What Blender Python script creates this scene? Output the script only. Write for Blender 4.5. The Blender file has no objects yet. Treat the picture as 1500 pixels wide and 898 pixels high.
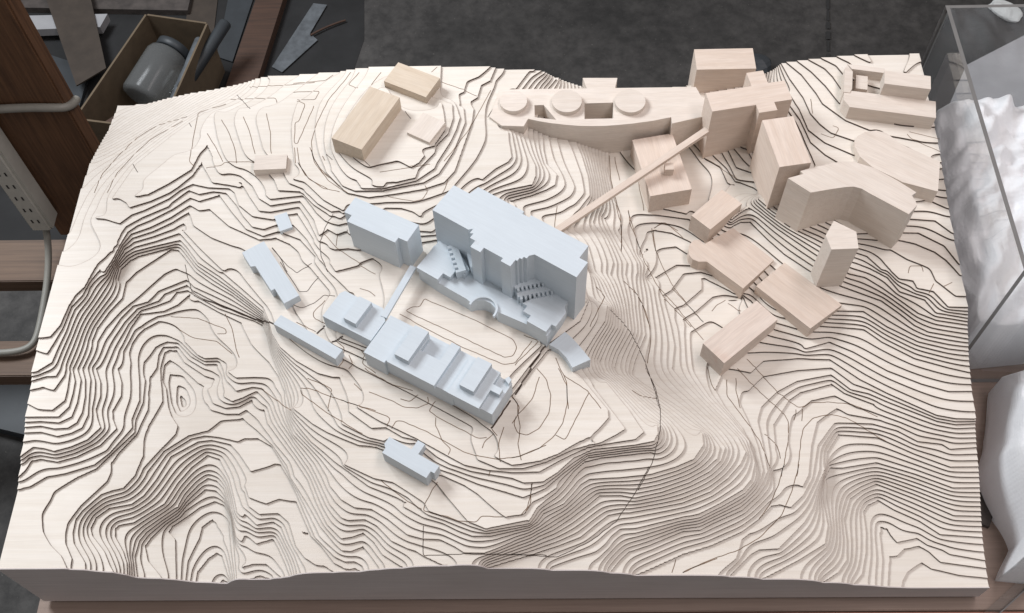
import bpy, bmesh, math, random
import numpy as np
from mathutils import Vector, Matrix
from mathutils.geometry import tessellate_polygon

# ------------------------------------------------------------------ scene, camera, light
sc = bpy.context.scene
COL = sc.collection
PITCH, YAW, ROLL = 1.0301, -0.0388, -0.0438
cam_d = bpy.data.cameras.new('camera'); cam = bpy.data.objects.new('camera', cam_d); COL.objects.link(cam)
cam_d.sensor_width = 36.0; cam_d.lens = 36.0*1539.1/1500.0
cam_d.clip_start = 0.02; cam_d.clip_end = 60
_f = Vector((math.sin(YAW)*math.cos(PITCH), math.cos(YAW)*math.cos(PITCH), -math.sin(PITCH)))
_r = Vector((math.cos(YAW), -math.sin(YAW), 0)); _u = _r.cross(_f)
_c, _s = math.cos(ROLL), math.sin(ROLL)
_r, _u = _c*_r+_s*_u, -_s*_r+_c*_u
M = Matrix((( _r.x, _u.x, -_f.x, 0.6370), (_r.y, _u.y, -_f.y, -0.3735), (_r.z, _u.z, -_f.z, 1.3490), (0, 0, 0, 1)))
cam.matrix_world = M
sc.camera = cam
sc.render.resolution_x, sc.render.resolution_y = 1024, 613

w = bpy.data.worlds.new('World'); sc.world = w; w.use_nodes = True
w.node_tree.nodes['Background'].inputs[0].default_value = (1.0, 0.97, 0.965, 1)
w.node_tree.nodes['Background'].inputs[1].default_value = 0.265

def area(name, loc, target, size, size_y, power, colour):
    d = bpy.data.lights.new(name, 'AREA'); d.shape = 'RECTANGLE'; d.size = size; d.size_y = size_y
    d.energy = power; d.color = colour
    o = bpy.data.objects.new(name, d); COL.objects.link(o); o.location = loc
    o.rotation_euler = (Vector(target)-Vector(loc)).to_track_quat('-Z', 'Y').to_euler()
    return o
area('window_light', (-1.0, 1.55, 1.8), (0.45, 0.45, 0.1), 1.0, 0.8, 69, (0.905, 0.952, 1.0))
area('ceiling_tube_light', (1.75, 0.30, 2.6), (1.2, 0.3, 0.1), 2.4, 0.5, 34, (1.0, 0.905, 0.905))

vs = sc.view_settings
vs.view_transform = 'Standard'; vs.look = 'None'; vs.gamma = 1.0; vs.exposure = 0.1; vs.use_curve_mapping = False
sc.render.engine = 'CYCLES'

# ------------------------------------------------------------------ helpers
def nt(name):
    m = bpy.data.materials.new(name); m.use_nodes = True
    return m, m.node_tree, m.node_tree.nodes['Principled BSDF']
def ramp(t, fac, stops):
    n = t.nodes.new('ShaderNodeValToRGB'); e = n.color_ramp.elements
    while len(e) < len(stops): e.new(0.5)
    for k, (p, c) in zip(e, stops): k.position = p; k.color = (*c, 1)
    t.links.new(fac, n.inputs[0]); return n.outputs[0]
def coords(t, scale, out='Object'):
    tc = t.nodes.new('ShaderNodeTexCoord'); mp = t.nodes.new('ShaderNodeMapping'); mp.inputs['Scale'].default_value = scale
    t.links.new(tc.outputs[out], mp.inputs[0]); return mp.outputs[0]
def noise(t, vec, scale, detail=3, rough=0.5):
    n = t.nodes.new('ShaderNodeTexNoise'); n.inputs['Scale'].default_value = scale; n.inputs['Detail'].default_value = detail
    n.inputs['Roughness'].default_value = rough
    t.links.new(vec, n.inputs['Vector']); return n.outputs['Fac']
def mix(t, a, b, fac, mode='MIX'):
    n = t.nodes.new('ShaderNodeMix'); n.data_type = 'RGBA'; n.blend_type = mode
    if isinstance(fac, float): n.inputs[0].default_value = fac
    else: t.links.new(fac, n.inputs[0])
    for s, v in ((6, a), (7, b)):
        if isinstance(v, tuple): n.inputs[s].default_value = (*v, 1)
        else: t.links.new(v, n.inputs[s])
    return n.outputs[2]
def wood(name, light, dark, streak=None, gl=3.0, rough=0.62, bump=0.05, contrast=1.0, rv=0.06, endgrain=0.0):
    m, t, b = nt(name)
    v = coords(t, (gl, 55, 55)); f1 = noise(t, v, 3.0, 5, 0.6)
    v2 = coords(t, (gl*2.5, 260, 260)); f2 = noise(t, v2, 3.0, 3, 0.6)
    c1 = ramp(t, f1, [(0.30, dark), (0.62, light)])
    fine = ramp(t, f2, [(0.35, tuple(1-0.10*contrast for _ in range(3))), (0.65, (1, 1, 1))])
    c = mix(t, c1, fine, 1.0, 'MULTIPLY')
    if streak:
        v3 = coords(t, (gl*1.2, 20, 20)); f3 = noise(t, v3, 2.2, 2, 0.5)
        c = mix(t, c, streak, ramp(t, f3, [(0.58, (0, 0, 0)), (0.78, (0.75, 0.75, 0.75))]))
    if endgrain:
        # cut ends (faces across the grain) are darker and speckled
        tn = t.nodes.new('ShaderNodeTexCoord'); sx = t.nodes.new('ShaderNodeSeparateXYZ'); t.links.new(tn.outputs['Normal'], sx.inputs[0])
        ab = t.nodes.new('ShaderNodeMath'); ab.operation = 'ABSOLUTE'; t.links.new(sx.outputs[0], ab.inputs[0])
        fe = noise(t, coords(t, (1, 900, 300)), 1.0, 3, 0.6)
        ec = ramp(t, fe, [(0.3, (1-endgrain*1.5,)*3), (0.7, (1-endgrain*.4,)*3)])
        c = mix(t, c, mix(t, c, ec, 1.0, 'MULTIPLY'), ramp(t, ab.outputs[0], [(0.75, (0, 0, 0)), (0.9, (1, 1, 1))]))
    oi = t.nodes.new('ShaderNodeObjectInfo')
    c = mix(t, c, ramp(t, oi.outputs['Random'], [(0.0, (1-rv, 1-rv*1.08, 1-rv*1.2)), (1.0, (1.0, 1.0, 1.0))]), 1.0, 'MULTIPLY')
    f4 = noise(t, coords(t, (1, 1, 1)), 7.0, 4, 0.6)
    c = mix(t, c, ramp(t, f4, [(0.35, (0.94, 0.93, 0.92)), (0.6, (1, 1, 1))]), 1.0, 'MULTIPLY')
    t.links.new(c, b.inputs['Base Color']); b.inputs['Roughness'].default_value = rough
    if bump:
        bp = t.nodes.new('ShaderNodeBump'); bp.inputs['Strength'].default_value = bump; bp.inputs['Distance'].default_value = 0.001
        t.links.new(f2, bp.inputs['Height']); t.links.new(bp.outputs[0], b.inputs['Normal'])
    return m
def plain(name, col, rough=0.6, var=0.12, scale=40, metal=0.0):
    m, t, b = nt(name)
    f = noise(t, coords(t, (1, 1, 1)), scale, 4, 0.6)
    lo = tuple(c*(1-var) for c in col); hi = tuple(min(1, c*(1+var)) for c in col)
    t.links.new(ramp(t, f, [(0.3, lo), (0.7, hi)]), b.inputs['Base Color'])
    b.inputs['Roughness'].default_value = rough; b.inputs['Metallic'].default_value = metal
    return m
MAT = {}
MAT['sheet'] = wood('birch_sheet', (0.825, 0.768, 0.695), (0.77, 0.703, 0.62), gl=2.2, rough=0.55, bump=0.02, contrast=0.6)
MAT['burnt'] = plain('laser_burnt_edge', (0.070, 0.049, 0.038), 0.8, 0.35, 60)
MAT['singe'] = plain('singed_rim', (0.53, 0.45, 0.385), 0.8, 0.2, 90)
MAT['side'] = wood('block_side_wood', (0.68, 0.62, 0.60), (0.62, 0.56, 0.54), gl=2.0, rough=0.7, bump=0.03)
MAT['engrave'] = plain('engraved_line_brown', (0.23, 0.152, 0.10), 0.8, 0.25, 80)
MAT['cut'] = plain('cut_line_dark', (0.085, 0.06, 0.045), 0.8, 0.3, 80)
MAT['tan'] = wood('tan_block_wood', (0.76, 0.65, 0.525), (0.68, 0.56, 0.43), gl=6, bump=0.04, rv=0.11, endgrain=0.12)
MAT['pale'] = wood('pale_block_wood', (0.80, 0.72, 0.645), (0.74, 0.65, 0.57), gl=6, bump=0.03, rv=0.11, endgrain=0.12)
MAT['pink'] = wood('pink_block_wood', (0.79, 0.67, 0.58), (0.72, 0.59, 0.495), gl=6, bump=0.03, rv=0.11, endgrain=0.12)
MAT['streak'] = wood('streaked_block_wood', (0.77, 0.66, 0.58), (0.70, 0.58, 0.50), streak=(0.62, 0.40, 0.30), gl=6, bump=0.03)
m, t, b = nt('pale_blue_paint'); v = coords(t, (1, 1, 1))
c = ramp(t, noise(t, v, 9, 4, 0.6), [(0.3, (0.590, 0.648, 0.692)), (0.7, (0.632, 0.690, 0.732))])
c = mix(t, c, ramp(t, noise(t, coords(t, (25, 400, 400)), 1.0, 3, 0.6), [(0.35, (0.955, 0.955, 0.955)), (0.65, (1, 1, 1))]), 1.0, 'MULTIPLY')
c = mix(t, c, (0.50, 0.52, 0.53), ramp(t, noise(t, v, 60, 5, 0.7), [(0.66, (0, 0, 0)), (0.78, (0.6, 0.6, 0.6))]))
t.links.new(c, b.inputs['Base Color']); b.inputs['Roughness'].default_value = 0.6; MAT['blue'] = m

def tag(o, label=None, cat=None, group=None, kind=None):
    if label: o['label'] = label
    if cat: o['category'] = cat
    if group: o['group'] = group
    if kind: o['kind'] = kind
    return o
def mesh_obj(name, verts, faces, mats, midx=None, parent=None, smooth=False):
    me = bpy.data.meshes.new(name); me.from_pydata(verts, [], faces)
    for m in (mats if isinstance(mats, (list, tuple)) else [mats]): me.materials.append(m)
    if midx is not None: me.polygons.foreach_set('material_index', np.array(midx, dtype=np.int32))
    if smooth: me.polygons.foreach_set('use_smooth', np.ones(len(me.polygons), dtype=bool))
    me.update()
    o = bpy.data.objects.new(name, me); COL.objects.link(o)
    if parent: o.parent = parent
    return o
def empty(name, loc=(0, 0, 0), rz=0.0):
    o = bpy.data.objects.new(name, None); COL.objects.link(o); o.location = loc; o.rotation_euler = (0, 0, rz)
    o.empty_display_size = 0.02
    return o

# traced contour lines of the relief: (level, x,y,x,y... in mm on the model board)
CONTOURS = [
(50,(145,268,156,220,143,185,140,166,144,144,139,118,128,102,115,99,102,94,83,73,77,62,77,45,81,32,100,8,102,0)),
(51,(136,232,138,223,140,207,135,188,132,173,113,147,106,134,108,121,106,110,96,97,81,79,69,56,69,44,72,31,84,12,85,0)),
(52,(130,249,133,216,128,192,130,174,91,126,69,115,42,97,40,85,31,66,36,57,40,44,55,27,71,15,82,0)),
(53,(119,264,124,244,129,218,124,191,127,180,105,145,89,130,55,119,32,115,15,103,1,99,-28,90)),
(55,(94,261,103,241,106,222,99,201,102,189,109,176,93,154,67,139,44,132,23,136,11,134,6,121,-1,111)),
(58,(69,258,79,238,83,218,81,199,86,186,92,174,79,158,61,149,41,143,27,147,13,149,0,136)),
(60,(61,255,68,239,71,216,75,189,71,172,59,165,43,161,21,167,-3,166)),
(61,(55,254,62,238,67,214,68,192,64,178,55,171,38,170,20,174,-4,172)),
(62,(50,252,58,236,59,223,60,204,57,185,43,177,20,179,-4,178)),
(63,(45,251,52,233,53,216,52,197,42,184,-5,184)),
(64,(44,245,46,220,46,205,33,192,15,194,-6,206)),
(65,(39,248,39,239,30,219,16,224,-5,218)),
(66,(33,247,30,237,18,237,-4,229)),
(68,(-3,239,7,241,23,254,26,274,31,299,33,320)),
(69,(-3,273,15,266,21,283,27,303,31,334,42,352,48,374,58,395)),
(70,(-3,288,15,289,24,305,29,334,34,351,44,364,50,389,54,402,71,429,76,451,80,461,100,476,133,494,137,501,157,522,173,515,192,519,211,516)),
(71,(37,474,50,474,72,465,85,479,101,486,133,506,146,520,162,531,186,524,215,522,224,514)),
(72,(77,498,82,490,109,500,133,514,143,523,160,544,170,569,181,549,191,531,229,523)),
(73,(87,507,104,510,129,528,158,552,163,572,164,589,165,601,169,611,186,574)),
(69,(64,389,71,408,77,433,83,453,94,464,111,473,138,491,160,511,174,505,201,515)),
(68,(87,452,112,463,137,479,161,500,175,491,190,494)),
(67,(68,392,73,407,79,432,89,447,116,458,140,473,161,491)),
(66,(91,442,116,451,142,463,158,476)),
(65,(72,400,74,408,82,426,93,436,120,445,143,455,156,461)),
(64,(94,431,120,439,153,448)),
(62,(76,387,77,405,87,419,97,426,123,434,147,441)),
(61,(150,437,139,438,129,430,111,415,96,402,86,386,86,360,73,339,62,314,59,294)),
(60,(153,413,135,401,102,358,88,342,72,316,65,295)),
(59,(167,392,131,374,120,357,101,351,88,332,78,307)),
(58,(168,385,139,371,133,360,106,348,93,327,83,302)),
(57,(169,378,154,375,147,362,130,354,111,347,98,326,89,299)),
(56,(175,373,169,372,158,357,141,347,110,343,101,323,94,294)),
(54.5,(196,331,183,346,159,344,134,338,108,317,99,287)),
(53.5,(168,306,135,331,118,321,107,300,108,284,115,269)),
(52,(162,304,149,306,135,298,130,287,123,275,125,260,129,249)),
(51,(156,299,144,299,140,287,141,268,134,254,136,236)),
(50,(154,297,146,292,145,268)),
(49,(154,283,148,274,150,251,157,239,164,213,170,200,180,186,179,175,171,163,158,145,147,129)),
(48,(160,275,156,266,157,250,166,220,173,207)),
(47,(173,255,168,245,172,221,179,208)),
(46,(177,238,174,231,179,217)),
(49,(154,283,168,274,198,248,211,242)),
(50,(162,296,176,277,206,257,225,251)),
(52,(164,304,185,283,205,271,223,272)),
(54,(175,303,196,282,206,277,222,278,234,271)),
(49,(215,217,221,209,240,203,258,203,267,210)),
(50,(213,237,223,217,240,210,257,212,273,222)),
(52,(237,224,249,217,262,222,279,232)),
(53,(243,241,253,231,273,236,286,234)),
(55,(240,256,252,247,275,248,289,247)),
(48,(152,126,168,153,176,159,196,174,220,181,233,195,263,198,283,181,305,160,327,132,334,115,357,83,365,71,377,52,396,31,405,23,416,22,430,28,439,18,450,4,469,-19)),
(47,(176,154,199,171,216,175,234,173,259,167,267,172,285,171,304,159,325,129)),
(46,(132,0,126,8,116,25,97,45,93,54,97,68,111,80,138,85,151,96,163,117,176,148,208,168,225,170,250,164,263,151,281,128,309,138,317,136,329,118,342,96)),
(42,(151,-29,145,0,142,14,135,28,121,47,119,57,123,62,141,65,155,75,175,89,187,116,201,137,219,154,236,148,252,122,262,95,268,77,274,72,278,75,283,71,294,61,314,65,325,58,334,40,346,21,355,1,367,-26)),
(38,(161,-26,153,2,146,25,148,45,155,56,171,70,191,86,198,102,210,118,221,127,233,123,244,112,260,72,268,49,274,44,278,51,282,50)),
(36,(201,-19,180,2,161,21,154,40,160,51,175,68,189,79,198,93,218,114,232,112,244,101,256,78)),
(34,(204,-29,198,0,188,50,178,59,182,67,199,80,213,92,231,100,244,94,255,76,264,41,273,0)),
(32,(209,-28,208,2,207,24,216,53,217,69,229,79,236,74,248,56)),
(30,(218,-28,219,2,219,12,230,30,240,37,248,32,256,14)),
(28,(246,-1,251,5,258,0,284,-15)),
(45,(275,110,282,94,305,86,319,93,342,88)),
(44,(275,102,283,83,297,73,321,74,336,61,361,47)),
(38,(281,51,294,41,314,47,322,35,333,15,339,2,353,-25)),
(36,(278,13,291,17,308,17,321,6,345,-12)),
(34,(287,0,300,5,314,0)),
(44,(336,61,347,32,359,18,373,10,383,10,397,0)),
(45,(342,88,365,43,378,31,396,10,407,5,421,5,428,0,452,-17)),
(46,(342,96,371,40,396,17,409,11,421,11,430,6,433,0,450,-25)),
(50,(291,207,297,188,315,165,336,139,357,110,370,81,386,53,404,36,417,38,430,43,444,31,455,16,478,2,504,-14)),
(53,(307,203,317,184,337,156,361,126,375,101,389,75,404,59,412,56,432,57,447,49,466,30,485,21,495,18,505,12,536,0)),
(55,(305,233,314,220,319,200,325,185,335,166,355,146,370,129,382,111,388,97,403,80,420,70,440,68,461,55,485,36,503,31,524,30,542,21,553,14,577,13,593,19,609,26)),
(58,(328,197,333,185,345,170,360,153,377,139,392,126,404,117,436,94,470,80,483,73,480,68,504,54,527,47,547,37,563,31,585,31,630,41,640,48,647,58,671,70,682,82,692,94,703,101,741,103,771,106,778,107,808,116,831,126,844,144,844,162)),
(60,(405,120,443,102,466,97,505,71,511,60,545,48,561,41,579,35,631,44)),
(61,(335,195,361,174,381,162,401,153,420,145,442,142,452,138,485,118,520,94,536,74,558,46,579,37,631,48,639,62,650,72,663,82,684,108,697,120,717,125,742,128,779,132)),
(62,(526,103,552,91,569,80,585,66,602,51,623,54,634,69,647,75,663,86)),
(63,(536,105,569,91,602,81,623,74,637,79,650,85,672,104,701,126,759,134,779,135)),
(65,(408,185,437,163,455,163,476,150,493,146,519,124,536,114,561,105,582,101,610,96,624,90,647,91,664,102,684,121,709,132,758,137,782,142,787,151,787,163)),
(64,(399,170,434,151,453,146)),
(66,(418,190,450,169,476,156,519,132,553,112,582,105,610,102,642,103,667,117,702,134,759,144,769,153,753,183,727,221)),
(67,(569,118,594,106,623,106,651,114,684,130,717,138,736,149,746,156,731,182,710,214)),
(68,(590,121,610,109,643,114,666,123,686,136,713,155,727,170,727,181,705,212,692,230)),
(67,(161,491,171,467,199,447,229,434,242,430,260,418)),
(66,(157,460,181,434,221,394)),
(65,(220,393,245,371,282,337,292,316,298,297,311,277,334,257,364,239,383,234,397,236)),
(57,(174,374,183,368,215,349,235,341,266,329,278,322,285,307,296,275,308,251,317,235,323,217,328,201)),
(61,(150,437,160,425,179,401,204,382,234,363,279,328,290,310)),
(64,(153,448,164,436,183,411,216,388,247,362,282,332)),
(59,(167,392,179,380,207,366,237,350,280,325,293,294)),
(56,(185,363,215,345,249,328,268,295,293,268,308,246,319,223)),
(77,(308,525,324,520,353,489,381,470)),
(76,(297,529,302,520,322,510,345,484,365,470)),
(75,(280,529,288,510,318,507,339,484,359,469)),
(74,(271,503,277,497,322,502,344,472,356,460)),
(73,(231,539,249,522,261,500,278,488,318,495,341,462,350,437)),
(72,(212,535,232,530,247,505,263,481,278,479,317,487,332,464,349,430)),
(71,(224,514,232,493,254,474,283,468,301,476,315,478,329,455,342,434)),
(70,(211,516,228,495,240,476,255,458,271,454,290,462,311,461,332,436,352,403)),
(69,(201,515,223,485,246,456,271,444,291,452,322,438,346,409)),
(68,(190,494,221,464,252,447,266,440,288,443,308,433,324,419,331,420)),
(70,(429,385,403,359,397,353,375,375)),
(71,(426,405,406,396,405,392,376,383,368,395)),
(73.5,(175,610,184,591,192,572,203,548)),
(74.5,(181,653,198,620,213,582,226,558)),
(75.5,(215,656,229,630,241,598,248,570)),
(76.5,(250,653,259,627,270,589,276,571)),
(77.2,(303,664,314,600,311,553)),
(73.2,(135,574,120,550,99,532)),
(72,(160,659,118,615,77,565,55,505)),
(77.4,(318,663,320,612,335,562,356,516,396,485,471,487,526,506,553,556,563,607)),
(76,(438,476,460,475,477,469,486,461)),
(74.5,(486,444,501,441)),
(73,(486,434,503,435)),
(72,(488,426,504,428)),
(71,(502,419,506,425)),
(76,(375,472,381,467)),
(75,(369,465,377,461,384,466)),
(74,(365,455,375,452,385,455)),
(73,(360,448,374,439,388,446)),
(72,(365,419,372,416,390,418,404,415)),
(71.4,(439,377,476,345)),
(71.4,(465,399,494,355,566,323,619,292,644,267,585,215,516,254,462,294,477,335,549,293,601,253)),
(71.2,(410,285,432,275,482,245,568,198,602,213)),
(70,(390,283,432,265,517,217,578,177,608,205,632,240,653,269,697,304,709,334)),
(68.6,(386,279,429,259,513,212,578,169,612,199,637,235,657,262)),
(66.7,(411,242,482,203,560,158)),
(68.7,(652,218,677,180,668,153,626,135)),
(78,(353,534,361,524,384,498,415,490,452,496,489,503,516,514,530,533,536,557,552,619,554,644,547,657)),
(79,(361,534,378,508,396,499,433,499,489,512,509,527,528,565,543,617,540,645,534,649)),
(80,(397,517,406,501,434,500,479,513,503,534,506,544,524,582,531,602,536,625)),
(81,(428,525,437,512,452,509,478,516,481,530,502,559,505,573,520,593,526,620,524,648)),
(82,(450,550,460,543,472,533,482,540,489,552)),
(82,(508,649,513,625,516,598,502,569,483,566)),
(82.4,(423,675,372,575,413,538,468,573,504,622)),
(79,(516,668,539,676,542,697,560,705,580,727)),
(78,(543,657,559,667,564,691,578,699,587,730)),
(77.4,(574,684,584,711,594,731)),
(76.6,(533,510,553,536,570,562,583,586)),
(76,(640,731,615,687)),
(76,(569,522,587,541,604,552,609,560,605,590,604,607)),
(72,(582,504,600,511,638,520,642,534,642,553,633,578,623,616)),
(68,(606,500,638,510,657,519,669,527,672,545,658,564,654,589,653,624)),
(70,(678,724,660,698)),
(66.5,(628,489,657,496,676,507,687,516,693,528,684,547,673,579,666,617)),
(64.5,(654,475,683,475,691,489,700,494,706,503,716,516,715,546,707,583,698,614)),
(65.5,(638,483,668,492,693,505,701,518,698,542,689,569,680,613)),
(67.5,(701,424,711,380,712,338)),
(54.5,(750,642,753,603,749,578,755,529,763,505)),
(67,(734,332,730,308,716,286,703,264,696,244)),
(62,(748,331,747,305,732,280,721,255,726,240)),
(58,(763,342,765,306,746,270,740,251,744,243)),
(54,(782,348,784,306,768,266,763,248,775,236,824,197,856,164,866,145,861,130)),
(49,(814,366,820,329,823,297,817,262,830,242,861,203,892,165,900,144,891,128,874,110,851,93,816,79,791,74,751,67,741,67,725,64,708,51,691,37,663,26,632,16,605,8,576,-1)),
(45.5,(850,318,849,295,849,264,866,226,889,195,908,164,913,132,907,110,894,96,864,79,836,65,816,62,757,47,741,47,730,38,723,28,710,17,690,12,670,5,642,-4)),
(53,(640,34,658,42,679,56,701,73,715,85,741,85,756,82,759,82,791,89,825,101,851,115,866,129,873,146)),
(41,(931,124,924,109,914,96,892,77,854,60,838,52,816,50,774,33,749,25,738,15,731,7,712,-16)),
(37,(735,-9,763,3,816,26,850,36,890,53,913,69,930,86,941,88,954,84,971,99,986,122,999,166,1025,197,1030,198,1074,196,1104,186,1127,171,1157,167,1166,160,1199,162,1229,163)),
(38.3,(939,110,938,128)),
(53.6,(781,494,811,496,856,489)),
(52,(785,476,810,478,832,473,858,457)),
(51,(788,436,795,448,837,453,851,440)),
(50,(796,399,809,406,835,423,859,421)),
(49,(812,375,824,383,843,410,868,412,886,405,906,387,932,365,955,332)),
(48,(822,355,840,361,866,385,866,404,873,404,906,382)),
(47,(834,339,856,352,881,375)),
(46,(848,322,876,344,900,370,921,372)),
(44,(916,124,913,156,901,185,883,213,872,238,888,273,922,263,940,280,986,283,1028,281,1063,251,1094,231,1151,199,1174,194,1200,193,1230,193)),
(43,(922,125,919,160,910,195,900,222,906,241,916,239,938,259,984,267,1029,270,1054,246)),
(42,(928,126,926,168,923,195,930,215,954,237,982,252,1028,261,1050,239,1072,233,1094,221,1152,193,1175,188,1201,189)),
(40,(942,156,944,192,969,227,985,238,1028,250,1043,236,1078,220)),
(39,(985,218,998,228,1030,235,1057,217)),
(38,(972,110,981,125,990,165,1001,198,1014,207,1031,219,1044,209,1084,200)),
(38.6,(975,203,966,167)),
(45.5,(179,225,182,219)),
(36,(831,-17,855,1,880,20,889,44,900,52)),
(34,(850,-17,872,2,899,27,910,33,934,34,970,67,982,84,995,111,1006,134,1012,160,1030,185,1080,180,1123,157,1164,139,1198,139,1228,139)),
(30,(886,-12,913,1,959,23,994,43,1001,66,1000,102,1007,129,1016,143,1032,143,1076,150,1122,134,1166,115,1195,115,1225,115)),
(24,(962,-14,988,0,1009,12,1022,27,1026,53,1027,80,1039,107,1056,118,1076,127,1121,107,1166,84,1199,83,1229,83)),
(20,(1028,0,1041,13,1050,39,1055,66,1056,93,1063,102,1078,109,1096,96,1125,81,1148,63,1199,59,1229,56)),
(17,(1057,-29,1064,0,1072,33,1073,59,1076,77,1086,74,1095,56,1121,61,1132,52,1149,46,1158,40,1199,32,1228,26)),
(16,(1067,-28,1073,1,1082,40,1092,40,1102,48,1122,52,1134,44,1145,31,1198,23,1227,19)),
(15,(1076,-24,1091,1,1101,19,1122,34,1133,24,1166,15,1199,11,1229,8)),
(14.3,(1096,7,1126,7,1160,7,1185,7,1215,6)),
(47,(996,293,1029,303,1058,288,1097,260,1138,240,1170,229,1203,229)),
(50,(973,336,999,325,1026,322,1061,319,1075,317,1095,298,1133,273,1174,259,1202,251)),
(54,(957,367,992,356,1026,340,1075,339,1102,315,1138,292,1175,281,1202,277)),
(57,(916,474,927,480,941,480,961,451,981,426,1002,407,1022,389,1049,374,1076,361,1099,350,1120,329,1135,312,1151,302,1201,291)),
(60,(913,478,929,492,939,500,951,489,975,462,1008,431,1033,408,1061,388,1081,382,1100,366,1121,345,1140,326,1161,315,1202,307)),
(62,(1070,402,1087,393,1108,378,1120,356,1150,343,1161,323,1202,314)),
(64,(951,507,967,486,992,462,1026,443,1059,420,1085,409,1101,387)),
(65,(1103,401,1113,381,1120,371,1138,368,1141,356,1161,351,1175,327,1201,326)),
(66,(1116,417,1136,401,1165,386,1167,366,1187,343,1200,342,1230,339)),
(67,(1201,369,1185,397,1173,410,1149,424,1127,430)),
(68,(1211,362,1199,389,1187,417,1156,439,1115,440,1060,438)),
(70,(1218,413,1198,435,1180,455,1148,458)),
(72,(1225,455,1200,470,1175,486,1156,483)),
(74,(1228,494,1198,498,1168,502)),
(75.5,(1227,540,1199,527,1149,505,1077,518,1032,530,993,519)),
(57,(889,593,909,578,917,550,945,535,952,527)),
(58,(901,596,917,573,926,551,951,538,958,531)),
(59,(913,600,922,573,928,550,957,546)),
(60,(922,601,930,571,958,557)),
(62,(947,600,953,581)),
(55,(802,515,854,500,870,526,883,562,867,600,859,620)),
(75,(1022,578,1030,542,1033,531)),
(76,(1008,648,1019,621,1028,580,1045,558,1062,544)),
(77,(1009,669,1020,638,1027,600,1047,577,1083,555)),
(78,(996,751,1005,722,1013,694,1028,658,1034,628,1045,608,1057,593,1087,578,1124,584,1158,565,1184,544)),
(79,(994,748,1012,724,1031,699,1047,663,1053,644,1080,613,1111,594)),
(80,(1007,746,1027,724,1045,702,1061,675,1075,643)),
(81,(1020,743,1043,724,1064,706,1073,690,1083,662)),
(82,(1038,742,1062,723,1080,709,1089,689)),
(83,(1083,724,1099,712,1107,700)),
(84,(1084,739,1109,723,1127,710)),
(84,(1217,739,1197,717,1173,689)),
(80.5,(1092,628,1138,621,1203,614)),
(79.5,(1133,586,1199,579,1229,576)),
(73,(999,738,988,700)),
(69,(987,741,978,717,968,689)),
(55,(936,787,871,775)),
(50,(809,767,766,754)),
(66.7,(267,421,292,366,315,323,286,345,258,388)),
(67.5,(336,391,367,353,342,332)),
(64.2,(662,453,678,455,693,447,704,430,710,403,713,388)),
(62.3,(699,461,712,450,721,431,727,406,725,389)),
(60,(721,476,733,454,740,433,746,410,741,390)),
(57,(737,489,748,459,757,435,765,415,762,395)),
(55,(756,471,764,455,772,436,779,418,779,401)),
((51,55,58.5,62,65,67,67.6,68,69.2,70.2),(2,721,2,664,2,638,2,609,2,582,2,532,2,489,2,449,2,415,2,393)),
((51,51.7,53,57,61,64,67.3,69.4,72.4,74,74.6,75.8,76.6),(-2,723,24,723,50,723,82,723,121,723,160,723,193,723,211,723,229,723,247,723,285,723,316,723,353,723)),
((76.2,74.5,70,65.5,62,57),(640,723,656,723,672,723,693,723,713,723,742,723)),
]
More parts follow.
